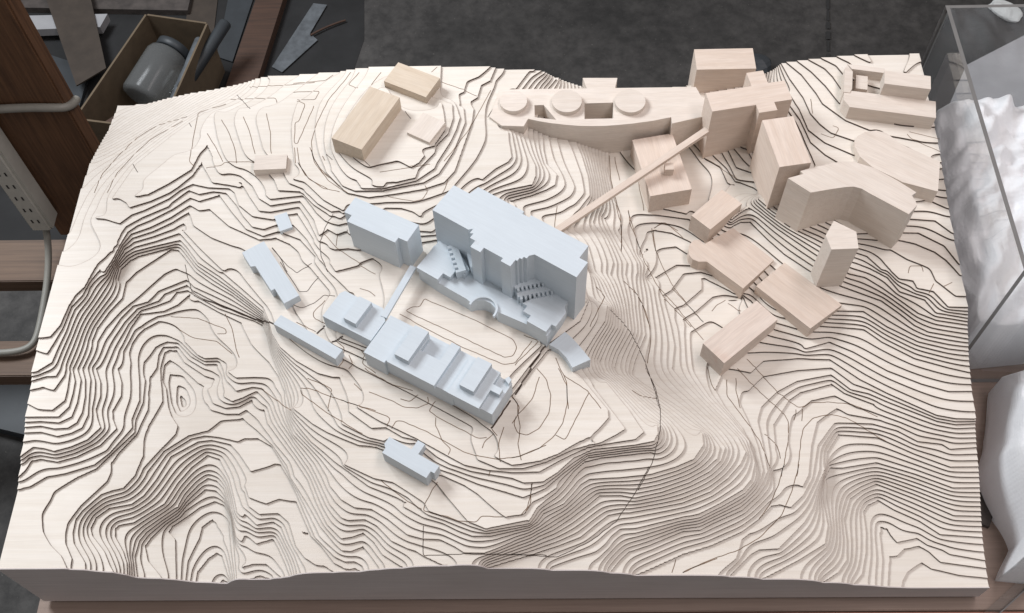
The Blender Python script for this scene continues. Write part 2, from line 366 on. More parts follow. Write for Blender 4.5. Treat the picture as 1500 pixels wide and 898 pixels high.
# engraved / cut lines on the relief: (style, x,y... in mm)
ENGRAVED = [
(0,(22,523,23,531,24,540,24,550,25,558,28,564,31,569,34,575,35,583,38,588,41,594,45,600,48,609,51,615,55,621,58,630,63,634,68,639,73,644,78,648,84,653,91,653,97,656,104,656,112,656,118,658,125,658,131,661)),
(0,(43,519,45,527,46,535,47,543,48,554,51,559,54,565,57,570,60,576,63,581,66,587,68,595,72,601,76,606,80,612,84,618,89,622,93,626,98,630,103,634,108,638,115,640,121,645,127,650)),
(0,(150,657,151,646,151,638,151,630,151,622,151,614,151,607,152,599,152,591,153,581,153,574,153,566,160,559)),
(0,(148,660,151,665,157,667,163,670,170,670,176,672,182,674,188,677)),
(0,(178,556,185,558,193,557,200,558,204,564,210,563,217,562,223,562,228,562,234,562,240,562,247,560)),
(0,(189,640,193,633,197,627,201,620,205,612,208,604,212,596,215,588,218,579,220,569,222,560)),
(0,(171,617,176,609,180,602,185,595,189,588,193,580,197,573,201,565)),
(0,(221,643,225,634,229,626,233,617,236,608,239,600,241,591,244,583,247,574)),
(0,(255,646,257,637,260,629,262,620,265,611,266,603,267,595,268,587,269,579,271,572)),
(0,(297,669,304,664,310,661,309,652,307,644,306,636,304,628,299,626,300,616,301,607,301,598,302,588,307,587,308,594,310,601,312,608,313,615,315,622,317,629,318,636,320,643,322,650,323,657)),
(0,(303,580,305,571,306,561,308,552)),
(0,(307,580,309,571,311,561,313,552,316,545,320,537,324,530)),
(0,(194,686,201,686,208,684,216,682,223,682,229,682,237,680,243,680,251,678,257,678,264,678,267,669)),
(0,(219,710,226,708,234,706,240,706,247,706,254,704,261,705,268,705,275,703,282,703,288,704,294,705,300,705,307,704,313,704,319,705)),
(1,(201,697,209,685,216,676,222,667,229,658)),
(1,(71,567,77,557,82,550)),
(1,(139,642,145,632)),
(0,(372,719,369,713,366,706,363,700,359,694,356,688,353,682,349,676,346,670,343,664,341,655,338,647,336,639,334,631,331,622,330,614,328,607,327,598,326,590,328,580,329,571,331,562,335,556,339,549,343,542,347,535,352,531,357,526)),
(0,(287,706,294,707,300,708,308,706,314,706,321,707,327,708,334,708,340,714,345,719)),
(0,(385,716,382,710,378,704,374,698,371,692,378,689,386,683)),
(0,(418,713,414,706,411,700,407,693,404,684)),
(0,(290,686,296,687,303,687,309,687,315,687,322,685,329,685,326,677,324,669,318,669,311,669,305,669,297,672)),
(0,(507,695,514,691,521,688,528,685,535,681,541,680,547,676,553,672,559,669)),
(0,(500,722,492,712)),
(0,(579,682,576,675,573,667,570,660,567,652,564,645,561,638,558,630,555,623,552,616,549,606,545,599,541,593,537,586,534,579,530,571,527,565,523,559,519,553,516,548)),
(0,(429,526,434,527,440,528,445,529,451,530,457,531,462,532,468,533,473,534,479,535,485,536,491,540,497,541)),
(0,(345,562,349,554)),
(1,(350,564,360,553)),
(1,(458,633,462,626,467,619)),
(1,(405,546,410,540,415,535)),
(1,(590,669,585,656,582,648,578,640,575,633)),
(0,(311,553,315,546,319,540,323,533,327,527,333,522,339,517,345,512,351,507,357,506,363,504,369,503,374,501)),
(0,(325,580,329,571,332,562,336,553,340,547,344,541,349,536,354,530,359,525,364,520,369,514,374,509)),
(0,(491,508,495,500,491,492,488,486,482,485,477,483,471,485,465,486,459,487,453,489,447,490,441,492)),
(0,(522,519,520,511,518,503,515,497)),
(0,(751,607,751,598,751,590,751,581,751,572,751,564,752,557,753,549,754,542,755,534,757,526,758,517,760,509,761,499,761,491,761,485,762,478,762,470,761,460,761,452,760,442,759,434)),
(0,(773,508,774,500,774,493,774,488,776,480,779,472,781,465,783,458,785,450,787,443)),
(0,(759,604,759,596,760,589,761,580,763,570,764,561)),
(0,(787,584,788,577,789,570,790,562,791,555,791,547,792,539,793,532,794,524,795,516,795,507)),
(0,(672,495,671,488,670,482,669,475,668,467,668,460)),
(0,(807,477,807,470,807,463,808,456,808,449,808,443)),
(0,(809,480,814,485,818,488,824,486,830,484,834,479,838,474,843,469,847,463)),
(0,(756,516,757,509,758,501,759,494,761,487,762,482,762,475,761,468,761,459,760,452,760,444,759,437)),
(0,(773,506,774,498,776,492,778,484,779,476,781,470,782,462,784,456,785,449,787,444,789,438,790,430,791,423,794,417,797,412,799,407,802,401,804,394,807,388,810,383,812,377,815,370,819,367,822,362,826,357,830,353,834,348,838,343,842,339,845,334,849,329)),
(0,(805,480,805,475,806,467,806,460,807,452,808,445,811,440,812,433,814,426,816,419,818,413,821,408,824,401,826,394,829,388,833,383,836,377,840,372,843,366,847,361,851,356,855,350,859,346,862,341,866,336)),
(0,(808,480,815,485,822,488,828,485,835,480,841,475)),
(0,(760,384,764,379,768,376,772,371,776,368,779,363,781,357,784,353,786,347,788,340,789,333,790,326,792,321)),
(0,(720,363,724,359,728,354,732,349,729,342,726,333,723,328,720,320,718,315,715,309,712,304,710,298)),
(0,(879,353,883,358,887,363,893,366,899,370)),
(0,(902,365,907,361,912,356,917,351)),
(1,(738,327,742,325,746,322,751,319,755,315,759,310,763,306,766,301,769,296,772,291,775,286,777,281,779,275,781,269,783,264,784,258,786,252,787,246,788,239,790,233,791,227,792,220,792,210,793,202,794,194)),
(0,(773,374,776,367,780,362,783,354,785,349,786,343,787,337,789,330,790,324,792,319,791,312,791,305,791,297,790,290,789,284,787,278,786,272,785,266)),
(0,(761,218,766,214,771,210,776,210,782,210,787,211,792,210)),
(0,(675,228,679,224,684,221,689,217,694,214,698,210,703,207,706,202,709,197,713,192,716,187,719,182)),
(0,(665,253,667,247,669,241,671,235,674,230,676,224,678,218,678,212,678,206,678,200,678,194,679,188,679,182)),
(0,(808,386,812,383,815,378,819,375,822,370,826,365,829,360,833,356,836,351,839,345,843,341,847,336,850,330,854,325,857,321,861,315,864,310)),
(0,(827,386,831,382,835,376,839,371,843,365,847,361,851,356,855,350,859,347,862,341,866,336)),
(1,(782,257,785,252,787,245,789,239,791,233,793,227,793,220,794,213,794,206,795,199,795,192,794,185,794,178,792,171,792,164,791,157,789,152,788,146,787,142,785,138,784,134,783,129,781,124,779,118,776,114,774,109,771,106,769,101,766,97,764,94,762,90)),
(0,(641,238,645,233,649,228,653,222,654,217,655,211,657,205,658,200,657,194,657,188,656,182,655,176,652,171,649,166,646,161,643,156,638,153,633,150,628,147,622,149,617,150,614,157,612,163,615,172)),
(0,(644,226,642,220,640,214,639,208,637,202,635,196,631,191,627,186,623,181,618,176)),
(0,(668,238,671,232,673,226,675,220,678,215,678,208,678,201,678,195,678,188,676,182,675,175,673,169,672,163,668,157,665,152,661,146,657,142,652,138,647,134,643,130,638,128,634,126,629,124,624,122,620,120,615,119,610,118)),
(0,(705,203,702,198,699,192,697,187,694,181,692,176,689,171,686,165,684,160,681,155,679,150,676,144,673,141,668,144,663,147)),
(0,(610,198,614,194,617,189,617,182,617,176,618,170,619,164,620,158,619,152,619,147,618,141,617,136,618,131,619,125,620,120,621,115)),
(0,(633,89,633,82)),
(1,(775,115,773,110,770,106,767,101,764,97,762,93,759,88,756,84,753,80,750,77,747,73,744,69,741,66,738,61,735,57,730,54,726,50,721,47,717,44,713,40,708,37,704,34,699,31,695,29,690,27,686,25,681,22,676,20,672,18,667,16,663,14,658,14,653,14,648,14,643,14,638,15,633,15,628,14,624,15,619,15,614,15,609,15)),
(0,(634,90,633,84,632,78,631,73,629,67,628,61,624,57,621,53)),
(0,(807,19,805,13,803,8,801,3)),
(0,(857,20,851,18,846,16,841,14,835,12,830,10,825,8,820,5,814,3)),
(1,(650,15,645,16,640,16,634,16,629,15,624,15,619,15,614,15,609,14,603,14,598,13,593,13,588,13,583,12,578,12,573,12,568,12,563,12,558,13,553,13,549,12,544,12,539,12,534,12,529,12,524,12,519,12,514,12,510,12,505,11,504,17,504,23,504,29,504,34,504,39,504,45)),
(0,(520,95,517,91,514,87,512,82,510,77,507,72,505,67,504,61,509,60,514,58,518,57,523,55,528,54,533,53,537,51,542,49,547,47,552,47,558,46,563,45,568,45,573,52,578,52,583,52,588,51,594,51,599,51)),
(0,(633,88,633,84,632,79,632,74,632,69,631,65,628,60,625,55)),
(0,(584,105,582,99)),
(0,(451,100,455,96,459,93,463,90,467,87,471,84,475,81,479,78,484,74,488,72,493,69,498,65,502,63)),
(0,(396,202,401,200,407,196,412,195,417,193,422,189,427,188,432,186,437,184,442,182,447,180,452,178,457,176,460,172,456,164)),
(0,(462,161,465,165,467,170,474,170,479,168,484,165,490,163,495,160,500,158,505,156,511,152,516,149,522,146,527,143,532,140,537,137,542,134,547,131,552,128,558,126,564,124,569,122,574,121,579,120,584,119,589,118,594,117,599,117,604,118,609,118,614,119,619,120,623,122,628,124,632,126,637,128,642,130,646,132,651,134)),
(0,(515,195,511,190,507,183,512,180,516,176,521,173,526,170,531,167,535,165,540,162,545,159,550,157,555,154,559,151,564,147,569,145,574,145,579,146)),
(0,(516,174,516,168,516,163,519,158,521,153,523,148,525,143,531,137,536,132,533,125)),
(0,(424,242,428,238,433,235,438,232,442,229,447,227,451,224,456,221,462,218,468,216,474,214,480,212,486,210)),
(0,(411,223,416,218,421,213)),
(0,(431,210,436,208,441,206,447,203,452,201,457,199,462,197,468,193,475,189,481,188,487,188,493,187,500,191,507,193,505,201)),
(0,(471,200,477,198,483,196,488,201,493,204)),
(0,(584,158,588,152,592,147)),
(0,(574,132,576,139,579,143,583,146,587,150)),
(0,(610,200,613,195,616,190,619,185,618,180,617,174,614,169,610,163)),
(0,(600,158,598,151,596,145,594,138,594,132,595,126,595,119,596,114)),
(2,(634,237,631,231,628,226,625,222,622,217,620,212,617,207,614,202)),
(2,(608,194,605,189,602,184,599,180,597,175,594,171,591,166,588,161,585,157)),
(0,(473,320,481,326,490,325,493,331,496,338,501,335,506,332,511,330,517,327,522,325,527,322,532,320,537,317,542,315,547,312,552,310,557,307,562,305,567,302,572,299,577,296,582,293,587,290,592,287,596,285,601,282,606,279,611,276,614,270,616,264,614,258,611,252,606,251,600,250,596,253,591,255,586,258,581,261,576,263,571,266,566,269,561,271,557,274,552,277,546,280,541,282,536,285,531,288,526,291,520,294,515,297,510,299,505,302,499,305,494,308,489,310,484,313,479,316,474,319)),
(0,(465,315,470,312,475,309,480,306,485,302,490,299,495,296,500,293,505,290,510,287,515,284,520,281,525,278,530,276,535,273,539,270,544,267,549,264,554,262,560,259,565,257,570,254,575,252,580,249,585,247,590,245,595,242,600,240,607,241,614,242,617,247,621,252,624,258,628,263,632,268,635,273)),
(0,(625,282,630,279,636,277,642,274)),
(0,(614,239,617,244,621,248,625,252,629,256,632,260,636,264,640,268,643,273)),
(2,(653,268,649,264,646,259,643,253,639,248,636,243,632,238)),
(0,(150,341,156,340,162,340,169,339,175,339,181,338,187,338,193,335,199,333,205,329,211,326,216,324,222,322,228,319,230,312,224,312,218,312)),
(0,(151,330,156,328,161,324,167,319,172,316,178,312,183,309,189,307,195,306,201,305,207,304,213,303,218,302,224,297,230,292,235,288,241,283)),
(0,(364,343,361,338,357,334,353,329,350,324,352,316,360,312,368,306)),
(0,(329,312,334,309,340,306,346,301,351,299,356,296)),
(0,(383,282,387,278,392,274,396,270,395,264,395,258,395,253,390,246)),
(0,(225,341,228,335,232,328,236,321,238,315,240,309,242,302,244,296,246,289,249,282,252,276)),
(0,(402,261,405,255,408,249,403,243)),
(0,(418,266,423,259,421,255,420,249,426,244,432,240,438,235)),
(0,(410,356,416,354,422,352,427,348,431,344)),
(0,(409,391,414,388,419,384,424,381,429,378)),
(2,(193,363,199,360,206,358,212,355,218,352,224,349,231,347,237,344,243,341,249,338,255,336,261,333,268,330,275,327,282,323,291,315,299,311)),
(2,(358,293,363,299,368,303)),
(2,(379,279,387,281,394,284)),
(1,(284,427,289,421,294,415,299,409,304,403,309,397,316,392,322,386,326,390,331,394,336,396,341,400)),
(1,(298,404,302,398,305,392,309,386,313,381,317,375,321,369,325,363,328,357,334,357,339,357,342,363,345,369,349,375,352,379)),
(1,(321,338,328,334,335,332,340,334,345,337,350,339,354,343,358,347,362,352,370,349,377,348)),
(1,(162,414,165,406,166,400,169,392,172,386,174,379,176,374,185,368,193,363)),
(0,(311,553,315,546,320,539,325,531,329,524,335,520,340,517,346,513,352,510,357,506)),
(0,(328,575,330,568,332,560,334,553,338,547,343,540,347,534,352,528,356,521,361,517,366,513,371,509,376,505,381,501,386,497)),
(0,(355,441,361,435,366,428,371,422,376,416,381,414,386,410,391,406,396,402,401,399,406,395,410,393)),
(0,(375,439,374,434,374,427,374,421)),
(1,(367,467,364,462,360,457,357,450,356,444,354,439,353,432,351,427,352,420,353,414,354,407,357,401,360,395,362,389,365,384)),
(1,(284,428,289,422,294,415,299,408,302,402,305,395,309,388)),
(0,(341,221,343,215,349,210,354,206,359,202,364,198,369,194,373,191,378,187,383,184,388,180,393,177,398,174,403,170,407,167,412,164,417,161,421,158,426,156)),
(0,(341,223,347,222,352,221,358,219,363,217,369,213,374,211,379,209,384,207,390,204,395,202,401,200,406,197,411,195,417,193,424,189,430,188,436,186,441,184)),
(0,(380,189,380,195,381,203,382,211,383,217,376,221,368,226,362,229,356,231,350,234)),
(0,(285,234,289,230,294,226,299,222,304,218,310,214,314,210,319,205,325,201,331,195)),
(0,(919,282,923,277,926,272,930,269,933,264,937,259,941,255,944,250,947,246,951,241,954,236,959,233,963,231,967,227,972,224,976,221,980,217,987,218,992,221,997,225,1003,225,1009,225,1015,225,1020,226,1027,225,1033,224,1039,224,1045,223,1050,221,1055,218,1061,216,1066,213,1071,210,1076,207,1081,204)),
(0,(905,268,909,264,913,259,917,253,920,248,925,244,929,240,932,235,936,231,940,226,944,223,948,219,953,216,956,211,961,208,963,202,965,197,964,190,963,184,963,179,962,173,960,166,958,160,956,155,955,149,953,144,952,138,950,134,948,128,947,123)),
(0,(977,214,976,207,973,200)),
(0,(986,216,985,208,983,199)),
(0,(966,123,968,128,969,133,970,139,972,145,973,150,974,156,976,161,977,167,978,173,981,180,983,188,988,193,993,198,998,203,1003,204,1009,206,1016,207,1022,209,1027,208,1032,207,1037,205,1042,204,1046,201,1051,198,1055,196,1060,193,1064,191,1069,187,1075,185,1079,181,1084,178,1089,175)),
(0,(890,253,889,247,889,241,888,235,888,229,891,224,894,219,897,213,900,208,903,203,906,197,909,192,912,187,915,184,917,179,919,174,922,170,924,165,925,159,927,153,929,148,930,142,931,136,933,132)),
(0,(866,270,867,264,867,257,868,251,869,244,873,236)),
(0,(902,255,902,249,901,243,900,237,901,231,902,224,902,218,903,212)),
(0,(931,177,935,175,939,171,942,167,946,164,947,158,948,152,948,146)),
(0,(971,139,969,133,967,127,964,121,962,115,960,110,958,104,955,99,952,93,949,88,947,84,944,78,941,73,937,70,933,66,929,62,924,58,920,54,916,50,911,46,907,44,902,41,897,38,892,36,888,33,883,30,878,28,873,27,868,25,863,23,858,22,853,20,848,18,843,16,838,14,834,12,829,10,824,8,819,6,814,3)),
(0,(952,138,950,134,948,128,946,123,944,118,942,112,939,107,936,102,934,97,931,92,929,88,925,83,921,78,917,73,913,69)),
(0,(1037,654,1037,645,1036,636,1036,627)),
(0,(1160,585,1164,576,1170,574,1175,572,1180,568,1185,565,1190,562,1195,559,1200,555)),
(0,(1061,604,1069,600,1064,591,1059,584,1054,586,1048,589,1043,592)),
(0,(890,592,894,589,899,585,904,581,908,578,912,571,917,567,921,562,925,557,929,551)),
(0,(1164,589,1169,587,1175,585,1181,583,1186,581,1192,579,1198,577,1203,575)),
(0,(1133,379,1137,390,1142,390,1148,390,1153,390,1153,381)),
(0,(1174,356,1180,359,1186,362)),
(0,(1163,362,1158,354,1155,349)),
]
# model buildings: name, label, category, wood, group, parts (name, z0, z1 in mm, outline mm, hole outlines)
BUILDINGS = [
('model_building','long tan wood block, larger of the two beside the back road loop','model building','tan','natural wood model buildings',[
  ('model_building',207.1,239.3,(363.5,564.6,406.5,543.2,453,636.4,409.9,657.8),[])]),
('model_building','tan wood block touching the back edge, behind the longer tan block','model building','tan','natural wood model buildings',[
  ('model_building',204.5,225.1,(426.2,680.9,488.1,649.0,506.7,685.1,444.8,717.0),[])]),
('model_building','small low square wood slab right of the long tan block','model building','pale','natural wood model buildings',[
  ('model_building',209.7,220.1,(463.9,588.9,495.7,570.4,516.7,606.6,484.8,625.0),[])]),
('model_building','small low wood block alone on the upper left plateau','model building','pale','natural wood model buildings',[
  ('model_building',188.8,206.4,(251.8,536.9,296.7,538.6,295.8,563.9,250.9,562.3),[])]),
('model_building','long curved-front wood building with three round roof discs and two square openings','model building','pale','natural wood model buildings',[
  ('long_block',139.1,203.2,(593,681.7,577.7,630.2,595.4,613.4,626.4,611.6,632.8,625.3,649.6,620.3,665,616.7,685.6,613.3,706.2,610.9,724.3,610.2,742.3,610.2,763,611.9,781.1,613.9,809.8,618.4,836,624.7,836.4,612.9,881.2,624.9,885.2,654.5,875.8,680.9),[(642.1,650.5,655.2,651.0,672.9,622.6,642.4,627.9),(714.1,652.6,755.2,653.6,753.8,623.8,713.1,623.5)]),
  ('roof_disc',202.2,210.7,(631.7,653.0,631.4,656.0,630.7,659.0,629.6,661.9,627.9,664.5,626,666.8,623.6,668.8,621,670.4,618.2,671.6,615.2,672.3,612.1,672.6,609,672.3,606,671.6,603.2,670.4,600.6,668.8,598.2,666.8,596.3,664.5,594.6,661.9,593.5,659.0,592.8,656.0,592.5,653.0,592.8,649.9,593.5,646.9,594.6,644.1,596.3,641.5,598.2,639.1,600.6,637.1,603.2,635.5,606,634.3,609,633.6,612.1,633.4,615.2,633.6,618.2,634.3,621,635.5,623.6,637.1,626,639.1,627.9,641.5,629.6,644.1,630.7,646.9,631.4,649.9),[]),
  ('roof_disc',202.2,210.7,(709.9,651.5,709.6,654.9,708.8,658.1,707.5,661.2,705.8,664.1,703.6,666.6,701.1,668.8,698.2,670.5,695.1,671.8,691.9,672.6,688.5,672.9,685.2,672.6,681.9,671.8,678.8,670.5,676,668.8,673.4,666.6,671.3,664.1,669.5,661.2,668.2,658.1,667.4,654.9,667.2,651.5,667.4,648.2,668.2,644.9,669.5,641.8,671.3,639.0,673.4,636.4,676,634.2,678.8,632.5,681.9,631.2,685.2,630.4,688.5,630.2,691.9,630.4,695.1,631.2,698.2,632.5,701.1,634.2,703.6,636.4,705.8,639.0,707.5,641.8,708.8,644.9,709.6,648.2),[]),
  ('roof_disc',202.2,210.7,(800.5,649.8,800.3,653.2,799.5,656.5,798.2,659.7,796.4,662.6,794.1,665.2,791.5,667.4,788.6,669.2,785.5,670.5,782.1,671.3,778.7,671.6,775.3,671.3,772,670.5,768.8,669.2,765.9,667.4,763.3,665.2,761.1,662.6,759.3,659.7,758,656.5,757.2,653.2,756.9,649.8,757.2,646.4,758,643.1,759.3,639.9,761.1,637.0,763.3,634.4,765.9,632.2,768.8,630.4,772,629.1,775.3,628.3,778.7,628.0,782.1,628.3,785.5,629.1,788.6,630.4,791.5,632.2,794.1,634.4,796.4,637.0,798.2,639.9,799.5,643.1,800.3,646.4),[])]),
('model_building','small trapezoid wood block behind the disc-roofed building, at the back edge','model building','pale','natural wood model buildings',[
  ('model_building',120.0,199.0,(713.4,705.7,764,704.7,758.9,681.7,719.3,682.5),[])]),
('model_building','tall rectangular wood tower standing rearmost, behind the cross-shaped tower','model building','pink','natural wood model buildings',[
  ('model_building',110.0,211.2,(878.2,747.3,964.2,747.9,964.5,707.6,878.5,707.0),[])]),
('model_building','tall cross-shaped wood tower at the end of the sloping beam','model building','pink','natural wood model buildings',[
  ('model_building',144.4,248.4,(879.1,627.9,943.7,639.3,939.3,664.3,962.8,668.4,966.9,644.8,990.3,648.9,996.4,614.3,971.1,609.9,973.7,595.3,948.3,590.8,945.8,605.1,885,594.4),[])]),
('model_building','tall narrow wood block standing in front of the cross-shaped tower','model building','pink','natural wood model buildings',[
  ('model_building',154.8,256.8,(948.4,570.1,990.7,576.9,1003.5,496.9,961.3,490.1),[])]),
('model_building','low rectangular wood block passing under the sloping beam','model building','pink','natural wood model buildings',[
  ('model_building',139.1,178.5,(781.4,604.5,839.5,615.7,858.9,515.4,800.8,504.1),[])]),
('model_building','small wood block above the half-round ended block','model building','pink','natural wood model buildings',[
  ('model_building',133.9,172.5,(855.5,475.0,878.9,451.0,926.7,493.9,901.7,518.6),[])]),
('model_building','wood block with a half-round end on its left','model building','pink','natural wood model buildings',[
  ('model_building',115.6,148.2,(918.7,371.3,965.2,416.0,915.7,470.3,873.5,443.7,867.1,451.6,859.6,450.2,853.5,444.0,850.8,435.0,851.3,426.1,855.2,419.1,862.9,415.1,874.1,415.0),[])]),
('model_building','square low wood block between the five-sided tower and the streaked block','model building','pink','natural wood model buildings',[
  ('model_building',123.4,148.6,(978.9,411.7,1045.9,343.8,999,308.4,936.3,374.6),[])]),
('model_building','rectangular wood block with reddish streak, frontmost of the wood buildings','model building','pink','natural wood model buildings',[
  ('model_building',110.4,150.6,(933.7,350.6,958,321.4,881.3,257.4,857,286.6),[])]),
('model_building','five-sided small wood tower on the steep right slope','model building','pale','natural wood model buildings',[
  ('model_building',141.7,236.4,(1025.6,418.0,1051.3,399.9,1050,374.5,1015.7,373.2,1011.6,395.0),[])]),
('model_building','large bent wood building with a curved hollow front facing the five-sided tower','model building','pale','natural wood model buildings',[
  ('model_building',160.0,250.6,(971.8,476.5,997.7,452.6,1024.9,457.8,1043.9,460.9,1054.6,461.4,1064.6,457.9,1072.7,450.7,1116.8,416.3,1130.7,431.0,1126.7,446.1,1133.1,450.9,1111.9,470.8,1086.3,491.5,1061.3,502.2,1042.6,502.5,1003.5,492.9,989.4,488.0,992.8,483.2),[])]),
('model_building','flat wood slab with a rounded end behind the large bent building','model building','pale','natural wood model buildings',[
  ('model_building',183.6,211.4,(1082.4,560.4,1083.3,569.5,1089,578.5,1100.7,585.7,1116.7,588.0,1130,583.3,1146,562.9,1192.8,531.6,1179.7,481.2,1136.4,497.4,1099.9,524.3,1086.3,542.3),[])]),
('model_building','wood courtyard building with a raised corner block at the back right corner','model building','pale','natural wood model buildings',[
  ('front_bar',204.5,230.1,(1077.1,646.7,1128.7,636.7,1199.8,622.9,1194,593.0,1079.6,615.2,1073.5,628.4),[]),
  ('upper_block',229.1,252.3,(1129.9,661.1,1191.1,649.3,1186.4,625.2,1125.2,637.0),[]),
  ('left_bar',204.5,231.1,(1088.5,693.1,1094.3,680.2,1088,647.7,1083.4,640.5,1075.5,642.1,1084.1,686.3),[]),
  ('back_bar',209.7,230.6,(1094.5,685.4,1089.6,695.2,1140.2,685.4,1141.9,676.2),[]),
  ('courtyard_block',207.1,224.1,(1100.7,680.1,1116.8,677.0,1111.9,651.9,1095.9,655.0),[])]),
('model_building','tall pale blue block left of the large blue building','model building','blue','pale blue model buildings',[
  ('model_building',183.6,245.4,(397.9,419.6,461.9,385.6,465.7,393.0,477.3,386.8,491.1,412.7,479.1,419.1,424.8,447.9,418.4,451.3,405.5,458.2,392.9,434.5,403,429.2),[])]),
('model_building','largest pale blue building, tall stepped block with front terrace and curved wall','model building','blue','pale blue model buildings',[
  ('tall_block',175.7,284.1,(512.2,407.8,558,377.0,564.1,378.3,559.7,371.7,564.5,371.2,560.2,364.8,566.9,360.3,561,351.5,573.3,343.2,577.7,349.8,601.1,334.1,598.3,330.0,610,322.1,616.3,331.4,618.5,329.9,621.3,334.2,624.1,332.3,626.5,335.7,630.1,333.3,632.6,337.1,639.5,339.0,689.6,305.3,703.9,326.6,693.9,333.3,705.6,350.7,646.1,390.7,635.7,397.7,633.5,394.5,628.7,397.7,624.8,400.3,627.1,403.7,615.3,411.6,569.1,442.8,558.2,432.6,550,438.1,538,446.2),[]),
  ('terrace',178.3,210.0,(488.8,368.0,508.1,404.3,564.2,396.8,674.1,336.4,684.4,317.2,673.1,295.4,653.9,266.5,628.9,283.6,592.8,302.0,588.7,308.9,583.2,315.3,575.1,319.2,565.6,319.3,557.5,317.2,553.4,321.3,515.8,346.4),[]),
  ('left_terrace',209.0,219.0,(487.7,364.6,517.2,408.4,540.1,392.9,555.8,361.2,549.7,352.2,538.7,359.6,531.6,349.0,522.2,355.3,515.8,345.7),[]),
  ('right_terrace',209.0,219.0,(623.8,309.2,658.4,327.6,682,311.7,676.4,303.3,678.3,294.7,664.9,274.7,659.9,278.1,652.7,267.4,629,283.3,634.2,291.1,624.7,297.5,629.9,305.1),[]),
  ('stair_strip',209.0,225.0,(538,400.4,552.1,355.8,539.7,351.9,538.5,355.6,542.8,356.9,541.7,360.2,537.4,359.3,536.2,363.0,540.4,364.3,539.4,367.6,535,366.7,533.8,370.4,538.1,371.8,537,375.0,532.7,374.2,531.5,377.9,535.7,379.2,534.7,382.5,530.3,381.6,529.2,385.3,533.4,386.6,532.3,389.9,528,389.0,526.8,392.8,531,394.1,530,397.4),[]),
  ('stair_strip',209.0,229.0,(548.6,395.8,558.3,357.9,569.9,360.9,569.1,364.1,565.1,363.1,564.4,365.8,568.3,367.2,567.5,370.4,563.5,369.4,562.8,372.1,566.7,373.5,565.9,376.7,561.9,375.7,561.2,378.5,565.1,379.8,564.3,383.0,560.3,382.0,559.6,384.8,563.5,386.1,562.7,389.3,558.7,388.3,558,391.1,561.9,392.5,561.1,395.6,557.1,394.6,556.4,397.4),[]),
  ('stair_strip',209.0,229.0,(612,334.2,648.3,343.2,651.7,329.7,649.1,329.0,648,333.6,645.7,333.1,646.5,328.4,643.9,327.7,642.8,332.3,640.5,331.8,641.3,327.1,638.7,326.4,637.6,331.0,635.3,330.5,636.1,325.8,633.5,325.1,632.4,329.7,630.1,329.2,630.9,324.5,628.3,323.8,627.2,328.4,624.9,327.9,625.7,323.2,623.2,322.5,622,327.2,619.7,326.6,620.6,321.9,618,321.2,616.8,325.9,614.5,325.3),[]),
  ('stair_strip',209.0,224.0,(615.9,324.6,659.8,334.2,662.8,320.5,660,319.9,659,324.5,656.6,324.0,657.3,319.3,654.5,318.7,653.5,323.3,651.1,322.8,651.8,318.1,649,317.5,648,322.1,645.6,321.6,646.3,316.9,643.6,316.3,642.5,320.9,640.1,320.4,640.8,315.7,638.1,315.1,637.1,319.8,634.6,319.2,635.3,314.5,632.6,313.9,631.6,318.6,629.2,318.0,629.9,313.3,627.1,312.7,626.1,317.4,623.7,316.8,624.4,312.1,621.6,311.5,620.6,316.2,618.2,315.6),[]),
  ('curved_wall',209.0,214.0,(588.3,293.1,589.9,295.5,591.2,298.0,592.1,300.7,592.6,303.5,592.7,306.4,592.3,309.2,591.5,312.0,590.2,314.6,588.6,317.0,586.7,319.1,584.5,320.8,582,322.3,579.3,323.3,576.5,323.9,573.7,324.1,570.8,323.9,568,323.2,565.4,322.1,562.9,320.7,560.7,318.9,558.8,316.7,557.3,314.3,556.1,311.7,558.6,310.8,559.6,313.1,560.9,315.1,562.6,317.0,564.5,318.5,566.6,319.8,568.9,320.7,571.2,321.3,573.7,321.5,576.2,321.3,578.6,320.8,580.8,319.9,583,318.7,584.9,317.1,586.6,315.3,587.9,313.3,589,311.0,589.7,308.7,590,306.3,590,303.8,589.6,301.4,588.8,299.0,587.7,296.8,586.3,294.8),[])]),
('model_building','small curved pale blue wing at the right end of the large building','model building','blue','pale blue model buildings',[
  ('model_building',167.9,189.9,(656.7,265.5,677.2,283.7,686.4,274.3,696.7,260.5,708.1,243.7,685.2,232.6,677.7,247.0,668.6,258.3),[])]),
('model_building','long low pale blue building with raised roof blocks in front of the courtyard','model building','blue','pale blue model buildings',[
  ('west_wing',175.7,204.9,(369.8,301.8,389.2,335.8,395.5,339.0,412.8,329.1,415.5,330.0,430.2,321.6,446,312.5,450.1,293.6,438.7,273.5,433.9,265.1),[]),
  ('roof_block',203.9,214.9,(399,292.8,414.8,283.8,432.9,315.3,417.1,324.3),[]),
  ('main_body',173.1,208.3,(426.8,247.2,453.2,232.1,455.1,235.4,519.2,198.7,538.4,187.7,538.8,188.4,586.7,160.9,610.6,202.5,598,209.7,583.5,227.4,555.5,243.4,537.2,253.9,508.2,270.5,457,299.8,443.3,275.9),[]),
  ('raised_deck',207.3,216.3,(457.7,229.4,516.6,195.7,527.7,215.1,537,231.2,547.2,249.1,536.4,255.2,522.3,230.6,498.1,244.4,508.5,262.5,484.6,276.2),[]),
  ('roof_block',207.3,226.3,(467.8,234.4,485,224.5,508.3,265.1,491.1,274.9),[]),
  ('raised_deck',207.3,216.3,(532.8,187.0,571,165.1,576.6,174.9,584.8,189.2,595.6,183.0,599.9,190.4,588,197.2,597,213.0,585.7,219.5,559.8,234.3),[]),
  ('roof_block',207.3,226.3,(548,192.0,565.1,182.2,586.6,219.8,569.6,229.5),[]),
  ('roof_stub',207.3,214.3,(601.9,205.2,607.2,208.5,609.9,204.0,606.6,198.2),[])]),
